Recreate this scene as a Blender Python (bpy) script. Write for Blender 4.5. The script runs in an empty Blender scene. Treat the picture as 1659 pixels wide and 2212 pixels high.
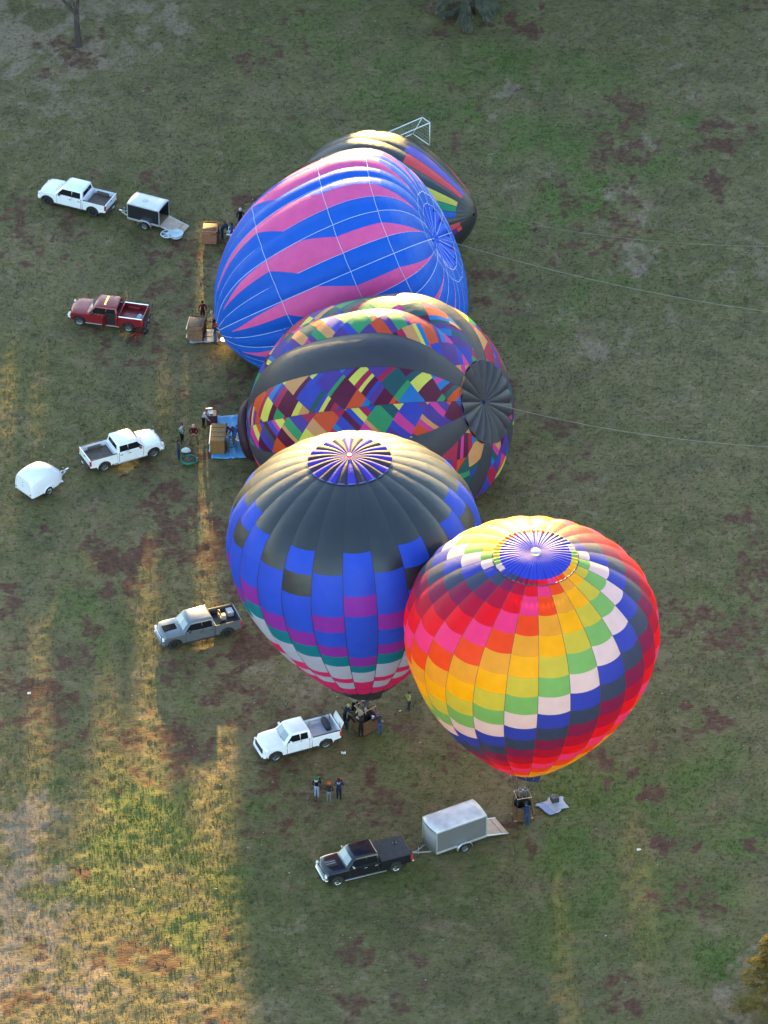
import bpy, bmesh, math, random
import numpy as np
from mathutils import Vector, Matrix

random.seed(7)
rng = np.random.default_rng(7)
scene = bpy.context.scene
COL = scene.collection

# ------------------------------------------------------------------ camera
PITCH = math.radians(37.0)
FPX = 12500.0                      # focal length in photo units (photo is 1659 x 2212 units)
CAMH = FPX * math.sin(PITCH) / 31.0
cam_d = bpy.data.cameras.new('camera')
cam = bpy.data.objects.new('camera', cam_d)
COL.objects.link(cam)
cam.location = (0, 0, CAMH)
cam.rotation_euler = (math.radians(90) - PITCH, 0, 0)
cam_d.sensor_fit = 'VERTICAL'
cam_d.sensor_height = 24.0
cam_d.lens = 24.0 * FPX / 2212.0
cam_d.clip_start = 1.0
cam_d.clip_end = 6000.0
scene.camera = cam

# ------------------------------------------------------------------ light
SUN_EL = math.radians(8.0)
SUN_AZ = math.radians(-2.5)        # left of the view direction (+Y)
world = bpy.data.worlds.new('World')
scene.world = world
world.use_nodes = True
wn = world.node_tree
bg = wn.nodes['Background']
sky = wn.nodes.new('ShaderNodeTexSky')
sky.sky_type = 'NISHITA'
sky.sun_disc = False
sky.sun_elevation = SUN_EL
sky.sun_rotation = SUN_AZ
sky.air_density = 1.0
sky.dust_density = 0.4
sky.ozone_density = 1.5
bg.inputs['Strength'].default_value = 0.11
wn.links.new(sky.outputs[0], bg.inputs['Color'])
sun_d = bpy.data.lights.new('sun', 'SUN')
sun_d.energy = 3.4
sun_d.angle = math.radians(1.0)
sun_d.color = (1.0, 0.63, 0.17)
sun = bpy.data.objects.new('sun', sun_d)
COL.objects.link(sun)
sdir = Vector((math.sin(SUN_AZ) * math.cos(SUN_EL), math.cos(SUN_AZ) * math.cos(SUN_EL), math.sin(SUN_EL)))
sun.rotation_euler = sdir.to_track_quat('Z', 'Y').to_euler()
scene.view_settings.view_transform = 'Standard'
scene.view_settings.look = 'None'
scene.view_settings.exposure = 3.2
scene.view_settings.gamma = 1.0
scene.render.engine = 'CYCLES'
scene.cycles.max_bounces = 8
scene.cycles.transmission_bounces = 6
scene.cycles.diffuse_bounces = 4

# ------------------------------------------------------------------ projection helper: photo unit -> point at height h
FW = np.array([0, math.cos(PITCH), -math.sin(PITCH)])
UP = np.array([0, math.sin(PITCH), math.cos(PITCH)])
RT = np.array([1.0, 0, 0])
CAMP = np.array([0, 0, CAMH])

def G(x, y, h=0.0):
    d = FPX * FW + (x - 829.5) * RT - (y - 1106) * UP
    p = CAMP + d * (h - CAMH) / d[2]
    return Vector((float(p[0]), float(p[1]), float(p[2])))

# ------------------------------------------------------------------ noise
def vnoise(x, y, seed=0):
    xi = np.floor(x).astype(np.int64); yi = np.floor(y).astype(np.int64)
    xf = x - xi; yf = y - yi
    u = xf * xf * (3 - 2 * xf); v = yf * yf * (3 - 2 * yf)
    def h(a, b):
        n = (a * 374761393 + b * 668265263 + seed * 974634777) & 0xffffffff
        n = ((n ^ (n >> 13)) * 1274126177) & 0xffffffff
        n = n ^ (n >> 16)
        return (n & 0xffff) / 65535.0
    return (h(xi, yi) * (1 - u) + h(xi + 1, yi) * u) * (1 - v) + (h(xi, yi + 1) * (1 - u) + h(xi + 1, yi + 1) * u) * v

def fbm(x, y, oct=4, seed=0):
    s = 0; a = 1; t = 0
    for i in range(oct):
        s = s + a * vnoise(x * 2 ** i + 17.3 * i, y * 2 ** i - 9.1 * i, seed + i); t += a; a *= .5
    return s / t

# ------------------------------------------------------------------ materials
MATS = {}
def mat(name, col, rough=.6, metal=0.0, spec=.5, transl=0.0, noise=0.0, nscale=20.0, bump=0.0, bscale=40.0,
        emit=None, coat=0.0, wave=None):
    if name in MATS: return MATS[name]
    m = bpy.data.materials.new(name); m.use_nodes = True
    nt = m.node_tree; n = nt.nodes; L = nt.links
    b = n['Principled BSDF']; out = n['Material Output']
    b.inputs['Base Color'].default_value = (*col, 1)
    b.inputs['Roughness'].default_value = rough
    b.inputs['Metallic'].default_value = metal
    b.inputs['Specular IOR Level'].default_value = spec
    b.inputs['Coat Weight'].default_value = coat
    b.inputs['Coat Roughness'].default_value = .08
    tc = n.new('ShaderNodeTexCoord')
    csock = None
    if noise > 0:
        nz = n.new('ShaderNodeTexNoise'); nz.inputs['Scale'].default_value = nscale; nz.inputs['Detail'].default_value = 5
        L.new(tc.outputs['Object'], nz.inputs['Vector'])
        mp = n.new('ShaderNodeMapRange'); mp.inputs[1].default_value = .3; mp.inputs[2].default_value = .7
        mp.inputs[3].default_value = 1 - noise; mp.inputs[4].default_value = 1 + noise
        L.new(nz.outputs['Fac'], mp.inputs[0])
        mx = n.new('ShaderNodeMix'); mx.data_type = 'RGBA'; mx.blend_type = 'MULTIPLY'; mx.inputs[0].default_value = 1
        mx.inputs[6].default_value = (*col, 1)
        L.new(mp.outputs[0], mx.inputs[7]); csock = mx.outputs[2]
        L.new(csock, b.inputs['Base Color'])
    if bump > 0:
        if wave:
            bn = n.new('ShaderNodeTexWave'); bn.bands_direction = wave; bn.inputs['Scale'].default_value = bscale
            bn.inputs['Distortion'].default_value = 1.5; bo = bn.outputs['Fac']
        else:
            bn = n.new('ShaderNodeTexNoise'); bn.inputs['Scale'].default_value = bscale; bn.inputs['Detail'].default_value = 3
            bo = bn.outputs['Fac']
        L.new(tc.outputs['Object'], bn.inputs['Vector'])
        bp = n.new('ShaderNodeBump'); bp.inputs['Strength'].default_value = bump; bp.inputs['Distance'].default_value = .05
        L.new(bo, bp.inputs['Height']); L.new(bp.outputs[0], b.inputs['Normal'])
    if emit:
        b.inputs['Emission Color'].default_value = (*emit[0], 1); b.inputs['Emission Strength'].default_value = emit[1]
    if transl > 0:
        t = n.new('ShaderNodeBsdfTranslucent'); t.inputs['Color'].default_value = (*[min(1, c * 1.15) for c in col], 1)
        if csock: L.new(csock, t.inputs['Color'])
        ms = n.new('ShaderNodeMixShader'); ms.inputs[0].default_value = transl
        L.new(b.outputs[0], ms.inputs[1]); L.new(t.outputs[0], ms.inputs[2]); L.new(ms.outputs[0], out.inputs['Surface'])
    MATS[name] = m
    return m

def srgb(r, g, b):
    f = lambda c: (c / 255 / 12.92) if c / 255 <= .04045 else ((c / 255 + .055) / 1.055) ** 2.4
    return (f(r), f(g), f(b))

def fabric(name, col, tr=.33, rough=.5, spec=.25):
    m = mat('fabric_' + name, col, rough=rough, spec=spec, transl=tr, noise=.05, nscale=1.3, bump=.75, bscale=1.2)
    return m

# ------------------------------------------------------------------ object helpers
def tag(o, label=None, cat=None, group=None, kind=None):
    if label: o['label'] = label
    if cat: o['category'] = cat
    if group: o['group'] = group
    if kind: o['kind'] = kind
    return o

def empty(name, loc=(0, 0, 0), rz=0.0):
    o = bpy.data.objects.new(name, None); COL.objects.link(o)
    o.location = loc; o.rotation_euler = (0, 0, rz); o.empty_display_size = .3
    return o

def link_mesh(name, me, mats, parent=None, loc=None):
    if not isinstance(mats, (list, tuple)): mats = [mats]
    if not me.materials:
        for m in mats: me.materials.append(m)
    o = bpy.data.objects.new(name, me); COL.objects.link(o)
    if parent: o.parent = parent
    if loc is not None: o.location = loc
    return o

def mesh_obj(name, verts, faces, mats, parent=None, smooth=True, idx=None, loc=None, sharp=None):
    me = bpy.data.meshes.new(name)
    me.from_pydata([tuple(v) for v in verts], [], [tuple(f) for f in faces])
    if smooth: me.polygons.foreach_set('use_smooth', [True] * len(me.polygons))
    if idx is not None: me.polygons.foreach_set('material_index', idx)
    me.update()
    if sharp: me.set_sharp_from_angle(angle=math.radians(sharp))
    return link_mesh(name, me, mats, parent, loc)

class MB:
    def __init__(s): s.v = []; s.f = []; s.i = []; s.cur = 0
    def add(s, v, f):
        o = len(s.v); s.v += [tuple(p) for p in v]
        for a in f: s.f.append([o + k for k in a]); s.i.append(s.cur)
    def box(s, c, d, M=None, ch=0.0):
        x, y, z = d[0] / 2, d[1] / 2, d[2] / 2
        v = [Vector((sx * x, sy * y, sz * z)) for sx in (-1, 1) for sy in (-1, 1) for sz in (-1, 1)]
        if M is not None: v = [M @ p for p in v]
        v = [p + Vector(c) for p in v]
        s.add(v, [(0, 1, 3, 2), (4, 6, 7, 5), (0, 4, 5, 1), (2, 3, 7, 6), (0, 2, 6, 4), (1, 5, 7, 3)])
    def tube(s, pts, rad, n=6, cap=True, closed=False):
        pts = [Vector(p) for p in pts]
        if not hasattr(rad, '__len__'): rad = [rad] * len(pts)
        V = []; up = Vector((0, 0, 1))
        for k, p in enumerate(pts):
            if closed: t = pts[(k + 1) % len(pts)] - pts[k - 1]
            else: t = pts[min(k + 1, len(pts) - 1)] - pts[max(k - 1, 0)]
            if t.length < 1e-6: t = Vector((0, 0, 1))
            t.normalize()
            a = t.cross(up)
            if a.length < .1: a = t.cross(Vector((0, 1, 0)))
            a.normalize(); b = t.cross(a)
            for j in range(n):
                an = 2 * math.pi * j / n
                V.append(p + (a * math.cos(an) + b * math.sin(an)) * rad[k])
        F = []; m = len(pts)
        for k in range(m if closed else m - 1):
            k2 = (k + 1) % m
            for j in range(n): F.append((k * n + j, k * n + (j + 1) % n, k2 * n + (j + 1) % n, k2 * n + j))
        if cap and not closed:
            F.append(tuple(range(n - 1, -1, -1))); F.append(tuple((m - 1) * n + j for j in range(n)))
        s.add(V, F)
    def lathe(s, prof, n=24, M=None, c=(0, 0, 0)):
        V = []
        for (r, z) in prof:
            for j in range(n):
                a = 2 * math.pi * j / n; V.append(Vector((r * math.cos(a), r * math.sin(a), z)))
        if M is not None: V = [M @ p for p in V]
        V = [p + Vector(c) for p in V]
        F = [(k * n + j, k * n + (j + 1) % n, (k + 1) * n + (j + 1) % n, (k + 1) * n + j) for k in range(len(prof) - 1) for j in range(n)]
        s.add(V, F)
    def build(s, name, mats, parent=None, smooth=False, sharp=35, bevel=0, loc=None, rz=None):
        o = mesh_obj(name, s.v, s.f, mats, parent, smooth=True, idx=s.i, loc=loc, sharp=sharp if not smooth else None)
        if bevel:
            b = o.modifiers.new('bevel', 'BEVEL'); b.width = bevel; b.segments = 2; b.limit_method = 'ANGLE'; b.angle_limit = math.radians(35)
        if rz is not None: o.rotation_euler = (0, 0, rz)
        return o

# ------------------------------------------------------------------ GROUND
# (photo x, photo y, rx, ry, strength) of bare red-brown soil, pale dry thatch and fresh grass
SOIL = [(365,200,22,14,.9),(290,235,32,22,.5),(420,232,36,12,.5),(510,428,45,28,1.),(415,570,24,70,.8),(400,385,26,14,.4),(300,585,14,16,.5),
 (570,160,50,22,.35),(720,185,60,28,.35),(690,200,26,22,.4),(1110,185,45,30,.5),(1010,192,45,16,.6),(905,190,26,14,.7),(1120,40,46,22,.9),(1090,60,60,18,.8),(980,84,90,18,.8),
 (1160,20,22,22,.8),(1370,100,34,12,.5),(1560,130,40,14,.4),(1475,185,34,28,.5),(1390,250,60,18,.4),(1370,330,60,26,.7),(1540,290,120,45,.8),(1530,380,60,40,.8),(1600,430,60,30,.5),
 (1320,455,60,28,.6),(1210,400,50,16,.5),(1060,610,60,34,.8),(1130,660,50,30,.6),(1180,640,40,30,.4),(1400,520,70,20,.5),(1250,500,50,30,.5),(1360,580,70,30,.4),(1290,760,90,30,.4),(1450,660,80,26,.4),
 (1600,1130,60,50,.8),(1640,1200,40,60,.6),(1560,1400,50,60,.7),(1540,1560,70,34,.8),(1430,1700,50,36,.9),(1400,1690,30,26,.6),(1640,1830,46,26,.9),(1480,1850,42,24,.9),
 (1540,1760,60,28,.6),(1330,1645,38,22,.8),(1350,2145,44,26,.8),(1570,1960,40,20,.3),(1180,1930,30,20,.3),(1440,1580,60,20,.4),
 (280,2085,90,56,1.),(205,1895,34,24,.8),(270,1222,56,60,1.),(330,1150,46,60,.9),(90,1150,26,14,.8),(20,1300,26,34,.9),(430,985,62,60,.9),(380,1080,46,90,.8),(450,1150,60,90,.75),(480,1260,44,80,.7),
 (90,1470,110,70,.8),(40,1560,60,60,.7),(200,1530,80,60,.5),(560,1385,70,36,.9),(500,1420,60,40,.7),(370,1610,90,60,.8),(290,1690,70,50,.7),(480,1560,90,60,.45),(610,1795,50,34,.6),(420,1430,60,26,.8),
 (100,2010,60,40,.6),(60,2160,60,40,.7),(230,1760,60,24,.6),(350,1990,60,22,.5),(470,1780,60,20,.4),(1120,1790,60,30,.7),(860,1585,60,36,.6),(1010,1500,60,26,.5),(760,1555,60,24,.5),(1080,1655,40,20,.6),(1030,700,60,50,.4),
 (1120,880,60,60,.4),(570,880,60,60,.7),(540,840,60,40,.6),(600,1790,40,24,.4),(700,1420,60,30,.5),(1150,960,60,50,.4),(650,1880,60,30,.3),(420,900,30,30,.5),(440,560,26,60,.6),(410,655,40,40,.6)]
PALE = [(60,1960,110,160,1.),(30,1780,60,90,.9),(140,1800,60,50,.6),(200,2130,90,60,.9),(90,2150,90,60,.8),(20,2080,90,110,1.),(350,1700,30,20,.2),(60,30,240,90,1.),(300,40,140,70,.9),(120,120,200,80,.8),(100,220,180,80,.5),
 (50,180,100,60,.4),(1110,185,50,24,.8),(1370,330,60,22,.8),(1360,500,80,24,.8),(1380,570,80,40,.9),(1190,395,60,14,.8),(1070,330,40,22,.5),(1230,360,60,18,.4),(1320,450,60,26,.9),(1470,180,40,22,.7),(1090,265,30,12,.5),
 (1300,760,110,30,.7),(1450,700,120,40,.5),(1200,680,80,40,.4),(1350,980,160,60,.25),(1450,1250,120,60,.3),(640,1450,160,34,.5),(700,1490,100,26,.5),(560,1560,100,40,.4),(900,2050,140,60,.3),(960,1990,60,20,.5),
 (640,1990,140,50,.3),(560,2150,120,50,.4),(1200,1900,60,30,.3),(1500,60,200,60,.35),(1600,280,80,60,.4),(1250,2080,100,30,.3),(1590,2180,80,40,.9),(1640,2120,40,40,.8),(860,2170,160,40,.4),(1620,540,100,60,.5),(640,1510,120,40,.4),
 (250,1560,100,60,.3),(430,2160,60,60,.6),(380,1450,60,60,.3),(1500,880,150,60,.35),(1250,1050,80,60,.3)]
FRESH = [(1240,430,100,70,1.),(1180,300,180,60,.7),(1110,480,90,50,.7),(860,220,110,60,.6),(720,60,160,60,.5),(1020,160,160,40,.6),(1200,150,180,60,.5),(880,240,60,26,.8),(1020,240,60,30,.7),(1480,250,60,24,.8),(1440,390,90,26,.7),
 (1250,660,60,40,.5),(1330,600,80,26,.5),(420,1200,60,30,.2),(240,1400,60,80,.4),(300,1780,140,110,.9),(420,1900,90,160,.9),(130,1700,70,60,.5),(250,1900,160,60,.7),(560,1700,90,60,.4),(900,1640,140,60,.5),(1300,1700,140,70,.8),
 (1500,1700,140,80,.8),(1560,1780,120,60,.8),(1250,1820,120,60,.9),(1400,1960,190,90,.8),(1230,2030,120,90,.7),(1560,2060,60,60,1.),(980,1900,160,60,.5),(700,1900,160,60,.3),(1130,740,60,50,.3),(1550,1330,80,60,.3),(1480,1950,160,60,.6),
 (620,300,120,50,.3),(180,1300,70,60,.5),(400,1500,40,60,.5),(800,130,120,40,.5),(1100,130,60,30,.6)]

def ground_params():
    def conv(lst):
        o = []
        for (x, y, rx, ry, s) in lst:
            p = G(x, y); q = G(x, y + ry); o.append((p.x, p.y, rx / 31.0, abs(p.y - q.y), s))
        return o
    return conv(SOIL), conv(PALE), conv(FRESH)
GS, GP, GF = ground_params()

def blobs(lst, X, Y, wx, wy):
    out = np.zeros_like(X)
    for (cx, cy, rx, ry, s) in lst:
        sel = (np.abs(X - cx) < rx * 2.4 + 3) & (np.abs(Y - cy) < ry * 2.4 + 3)
        dx = (X[sel] + wx[sel] - cx) / rx; dy = (Y[sel] + wy[sel] - cy) / ry
        out[sel] = np.maximum(out[sel], s * np.clip(1.7 - 1.25 * np.sqrt(dx * dx + dy * dy), 0, 1))
    return out

def ground_attr(X, Y):
    wx = (fbm(X * .45, Y * .3, 4, 3) - .5) * 4.5 + (fbm(X * 2.2, Y * 1.6, 3, 33) - .5) * 1.6
    wy = (fbm(X * .4, Y * .3, 4, 9) - .5) * 6.5 + (fbm(X * 2.0, Y * 1.4, 3, 39) - .5) * 2.2
    nz = fbm(X * 1.1, Y * .8, 4, 21)
    soil = blobs(GS, X, Y, wx, wy) * np.clip((nz - .26) * 3.0, 0.1, 1)
    gen = np.clip((fbm(X * .16 + 5, Y * .11, 4, 51) - .52) * 5, 0, .6) * np.clip((nz - .36) * 4, 0, 1)
    soil = np.maximum(soil, gen)
    pale = blobs(GP, X, Y, wx * 1.3, wy * 1.3) * np.clip((fbm(X * .9, Y * .6, 4, 61) - .3) * 3.2, 0, 1)
    pale = np.maximum(pale, .42 * track_attr(X, Y))
    fresh = blobs(GF, X, Y, wx, wy) * np.clip((fbm(X * .5, Y * .35, 4, 71) - .25) * 3, 0, 1)
    return soil, pale, fresh

TRACKS = [[(1659, 1330), (1420, 1470), (1180, 1640), (1040, 1700)], [(1659, 1356), (1430, 1496), (1200, 1664)], [(1659, 1400), (1500, 1480), (1330, 1560)], [(20, 1330), (120, 1210), (260, 1130), (360, 1180)], [(40, 1360), (150, 1240), (270, 1165), (340, 1210)],
          [(0, 900), (120, 1010), (200, 1100)], [(550, 1640), (500, 1760), (540, 1900), (700, 1930)], [(1659, 1500), (1400, 1660), (1200, 1800)], [(240, 0), (160, 200), (60, 420), (0, 700)], [(270, 0), (190, 220), (90, 430), (30, 700)], [(640, 1430), (560, 1480), (440, 1520), (400, 1600)]]
def track_attr(X, Y):
    out = np.zeros_like(X); w = (fbm(X * .5, Y * .5, 3, 77) - .5) * 1.2
    for tr in TRACKS:
        P = [G(*p) for p in tr]; Q = []
        for k in range(len(P) - 1):
            p0 = P[max(k - 1, 0)]; p1 = P[k]; p2 = P[k + 1]; p3 = P[min(k + 2, len(P) - 1)]
            for t in np.linspace(0, 1, 8, endpoint=False):
                Q.append(.5 * ((2 * p1) + (p2 - p0) * t + (2 * p0 - 5 * p1 + 4 * p2 - p3) * t * t + (3 * p1 - p0 - 3 * p2 + p3) * t ** 3))
        Q.append(P[-1])
        for a, b in zip(Q[:-1], Q[1:]):
            sel = (X > min(a.x, b.x) - 1.5) & (X < max(a.x, b.x) + 1.5) & (Y > min(a.y, b.y) - 1.5) & (Y < max(a.y, b.y) + 1.5)
            d = b - a; L2 = d.x ** 2 + d.y ** 2 + 1e-9; t = np.clip(((X[sel] - a.x) * d.x + (Y[sel] - a.y) * d.y) / L2, 0, 1)
            dist = np.hypot(X[sel] - a.x - d.x * t, Y[sel] + w[sel] * .3 - a.y - d.y * t)
            out[sel] = np.maximum(out[sel], np.clip(1.3 - dist / .26, 0, 1))
    return out * np.clip((fbm(X * .7, Y * .7, 3, 88) - .3) * 3, 0, 1)

def ground_height(X, Y):
    h = (fbm(X * .9, Y * .9, 3, 5) - .5) * .10 + (fbm(X * 2.6, Y * 2.0, 2, 6) - .5) * .12
    h = h + (fbm(X * 6.5, Y * 4.5, 2, 16) - .5) * .06
    return h * 1.0 + (fbm(X * .08, Y * .08, 2, 8) - .5) * .25 - .06

def ground_material(name, blade=False):
    m = bpy.data.materials.new(name); m.use_nodes = True
    nt = m.node_tree; n = nt.nodes; L = nt.links
    b = n['Principled BSDF']
    geo = n.new('ShaderNodeNewGeometry')
    def nz(scale, det=5, rough=.6, sx=1, sy=1, rot=0):
        mp = n.new('ShaderNodeMapping'); mp.inputs['Scale'].default_value = (sx, sy, 1); mp.inputs['Rotation'].default_value = (0, 0, rot)
        L.new(geo.outputs['Position'], mp.inputs['Vector'])
        t = n.new('ShaderNodeTexNoise'); t.inputs['Scale'].default_value = scale; t.inputs['Detail'].default_value = det
        t.inputs['Roughness'].default_value = rough; L.new(mp.outputs[0], t.inputs['Vector']); return t.outputs['Fac']
    def ramp(fac, a, bb):
        r = n.new('ShaderNodeMapRange'); r.inputs[1].default_value = a; r.inputs[2].default_value = bb; L.new(fac, r.inputs[0]); return r.outputs[0]
    def mix(f, a, c, mode='MIX'):
        x = n.new('ShaderNodeMix'); x.data_type = 'RGBA'; x.blend_type = mode
        if isinstance(f, float): x.inputs[0].default_value = f
        else: L.new(f, x.inputs[0])
        for s, k in ((a, 6), (c, 7)):
            if isinstance(s, tuple): x.inputs[k].default_value = (*s, 1)
            else: L.new(s, x.inputs[k])
        return x.outputs[2]
    def math_(op, a, c):
        x = n.new('ShaderNodeMath'); x.operation = op
        for s, k in ((a, 0), (c, 1)):
            if isinstance(s, float): x.inputs[k].default_value = s
            else: L.new(s, x.inputs[k])
        return x.outputs[0]
    def at(nm):
        a = n.new('ShaderNodeAttribute'); a.attribute_name = nm; return a.outputs['Fac']
    k = 1.12 if blade else 1.0
    g1 = (.114 * k, .100 * k, .034 * k); g2 = (.160 * k, .122 * k, .054 * k); g3 = (.200 * k, .138 * k, .074 * k)
    big = ramp(nz(.07, 4), .35, .65)
    col = mix(big, g1, g2)
    col = mix(ramp(nz(.9, 6, .65, 1, .6, .4), .5, .72), col, g3)
    col = mix(math_('MULTIPLY', ramp(nz(.35, 5, .6), .45, .65), .45), col, (.066, .056, .026))
    col = mix(math_('MULTIPLY', at('fresh'), .85), col, (.080 * k, .118 * k, .022 * k))
    edge = nz(1.6, 6, .7)
    pf = ramp(math_('ADD', at('pale'), math_('MULTIPLY', math_('SUBTRACT', edge, .5), 1.6)), .25, .75)
    col = mix(math_('MULTIPLY', pf, .68), col, (.27, .185, .125))
    sf = ramp(math_('ADD', at('soil'), math_('MULTIPLY', math_('SUBTRACT', edge, .5), 1.9)), .32, .68)
    soilc = mix(ramp(nz(3.5, 5, .7), .4, .7), (.070, .028, .017), (.135, .058, .036))
    col = mix(math_('MULTIPLY', sf, .55 if blade else .92), col, soilc)
    # fine streaky fibres lying over to one side
    fib = ramp(nz(6.0, 4, .65, .32, 1.15, .25), .3, .7)
    r = n.new('ShaderNodeMapRange'); r.inputs[1].default_value = 0; r.inputs[2].default_value = 1; r.inputs[3].default_value = .76; r.inputs[4].default_value = 1.24
    L.new(fib, r.inputs[0])
    col = mix(1.0, col, r.outputs[0], 'MULTIPLY')
    L.new(col, b.inputs['Base Color'])
    b.inputs['Roughness'].default_value = .85; b.inputs['Specular IOR Level'].default_value = .2
    if not blade:
        bp = n.new('ShaderNodeBump'); bp.inputs['Strength'].default_value = .55; bp.inputs['Distance'].default_value = .07
        L.new(nz(8.0, 4, .6, .4, 1.1, .25), bp.inputs['Height']); L.new(bp.outputs[0], b.inputs['Normal'])
    else:
        t = n.new('ShaderNodeBsdfTranslucent'); L.new(col, t.inputs['Color'])
        ms = n.new('ShaderNodeMixShader'); ms.inputs[0].default_value = .35; out = n['Material Output']
        L.new(b.outputs[0], ms.inputs[1]); L.new(t.outputs[0], ms.inputs[2]); L.new(ms.outputs[0], out.inputs['Surface'])
    return m

def set_attr(me, name, arr):
    a = me.attributes.new(name, 'FLOAT', 'POINT'); a.data.foreach_set('value', arr.astype(np.float32))

def np_mesh(name, V, F):
    me = bpy.data.meshes.new(name); k = F.shape[1]
    me.vertices.add(len(V)); me.vertices.foreach_set('co', V.astype(np.float32).ravel())
    me.loops.add(F.size); me.loops.foreach_set('vertex_index', F.astype(np.int32).ravel())
    me.polygons.add(len(F)); me.polygons.foreach_set('loop_start', np.arange(0, F.size, k, dtype=np.int32))
    me.polygons.foreach_set('use_smooth', np.ones(len(F), dtype=bool))
    me.update(calc_edges=True); me.validate(); return me

def make_ground():
    xs = np.concatenate([[-1800, -900, -450, -220, -120, -80, -60, -50], np.arange(-44, 44.01, .22), [50, 60, 80, 120, 220, 450, 900, 1800]])
    ys = np.concatenate([[-1500, -700, -300, 0, 120, 190, 225, 245], np.arange(256, 402.01, .24), [408, 420, 440, 480, 560, 750, 1200, 2200]])
    X, Y = np.meshgrid(xs, ys)
    Z = ground_height(X, Y)
    far = (np.abs(X) > 45) | (Y < 255) | (Y > 403)
    Z[far] = -.06
    V = np.stack([X, Y, Z], -1).reshape(-1, 3)
    ny, nx = X.shape
    i = np.arange(nx - 1)[None, :] + np.arange(ny - 1)[:, None] * nx
    F = np.stack([i, i + 1, i + 1 + nx, i + nx], -1).reshape(-1, 4)
    me = np_mesh('grass_field', V, F)
    s, p, f = ground_attr(X.ravel(), Y.ravel())
    for nme, a in (('soil', s), ('pale', p), ('fresh', f)): set_attr(me, nme, a)
    me.materials.append(ground_material('field'))
    o = bpy.data.objects.new('grass_field', me); COL.objects.link(o)
    tag(o, 'uneven green and brown grass field the balloons and trucks stand on', 'ground', kind='structure')

def make_grass():
    N = 150000
    X = rng.uniform(-31, 31, N); Y = 262 + (396 - 262) * rng.uniform(0, 1, N)
    s, p, f = ground_attr(X, Y)
    keep = rng.uniform(0, 1, N) > np.clip(s * 1.3, 0, .8)
    X, Y, s, p, f = X[keep], Y[keep], s[keep], p[keep], f[keep]; N = len(X)
    Z = ground_height(X, Y)
    V = []; 
    for k in range(3):
        a = rng.uniform(0, 2 * np.pi, N); h = rng.uniform(.04, .10, N) * (1 + .5 * f); w = rng.uniform(.02, .05, N)
        lean = rng.normal(0, .05, (2, N)); lean[0] += .05
        ox = rng.normal(0, .09, N); oy = rng.normal(0, .09, N)
        A = np.stack([X + ox - np.cos(a) * w, Y + oy - np.sin(a) * w, Z - .01], -1)
        B = np.stack([X + ox + np.cos(a) * w, Y + oy + np.sin(a) * w, Z - .01], -1)
        C = np.stack([X + ox + lean[0], Y + oy + lean[1], Z + h], -1)
        V.append(np.stack([A, B, C], 1))
    V = np.concatenate(V, 0).reshape(-1, 3)
    F = np.arange(len(V)).reshape(-1, 3)
    me = np_mesh('grass', V, F)
    for nme, a in (('soil', s), ('pale', p), ('fresh', f)): set_attr(me, nme, np.tile(np.repeat(a, 3), 3) if False else np.concatenate([np.repeat(a, 3)] * 3))
    me.materials.append(ground_material('grass_blades', True))
    o = bpy.data.objects.new('grass', me); COL.objects.link(o)
    tag(o, 'short ragged grass tufts all over the field', 'grass', kind='stuff')

def make_leaves():
    N = 1500
    X = rng.uniform(-30, 30, N); Y = rng.uniform(264, 394, N)
    keep = (fbm(X * .12, Y * .1, 3, 90) > .42); X, Y = X[keep], Y[keep]; N = len(X)
    Z = ground_height(X, Y) + .07
    a = rng.uniform(0, 6.28, N); s = rng.uniform(.025, .055, N) * (1 + (rng.uniform(0, 1, N) > .95) * .6); t = rng.normal(0, .3, N)
    V = []
    for k in range(4):
        an = a + k * np.pi / 2 + .3 * (k % 2)
        V.append(np.stack([X + np.cos(an) * s, Y + np.sin(an) * s * .8, Z + t * np.cos(an) * s], -1))
    V = np.stack(V, 1).reshape(-1, 3); F = np.arange(len(V)).reshape(-1, 4)
    me = np_mesh('fallen_leaves', V, F)
    me.polygons.foreach_set('material_index', (rng.uniform(0, 1, N) > .5).astype(np.int32))
    me.materials.append(mat('leaf_pale', (.45, .42, .36), .7)); me.materials.append(mat('leaf_tan', (.30, .20, .11), .7))
    o = bpy.data.objects.new('fallen_leaves', me); COL.objects.link(o)
    tag(o, 'tiny pale fallen leaves scattered over the grass', 'leaves', kind='stuff')

make_ground(); make_grass(); make_leaves()
def gz(x, y): return float(ground_height(np.array([x]), np.array([y]))[0])

# ------------------------------------------------------------------ BALLOONS
def catmull(P, n=40):
    P = np.array(P, float); Q = np.vstack([2 * P[0] - P[1], P, 2 * P[-1] - P[-2]]); o = []
    for i in range(1, len(Q) - 2):
        t = np.linspace(0, 1, n, endpoint=False)[:, None]; a, b, c, d = Q[i - 1:i + 3]
        o.append(.5 * ((2 * b) + (-a + c) * t + (2 * a - 5 * b + 4 * c - d) * t * t + (-a + 3 * b - 3 * c + d) * t ** 3))
    o.append(P[-1:]); o = np.vstack(o); s = np.r_[0, np.cumsum(np.hypot(*np.diff(o, axis=0).T))]
    return s, o[:, 0], o[:, 1]
P_UP = [(0,0),(.16,.008),(.31,.045),(.45,.09),(.6,.16),(.72,.24),(.82,.33),(.9,.43),(.96,.56),(1,.76),(.985,.95),(.93,1.16),(.83,1.39),(.7,1.61),(.54,1.83),(.38,2.02),(.25,2.15),(.14,2.25)]
P_LIE = [(0,0),(.18,-.03),(.36,-.05),(.55,-.03),(.72,.04),(.85,.15),(.94,.31),(.99,.5),(1,.68),(.995,.9),(.97,1.12),(.92,1.34),(.84,1.56),(.73,1.76),(.59,1.93),(.43,2.07),(.28,2.16),(.16,2.22)]
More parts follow.
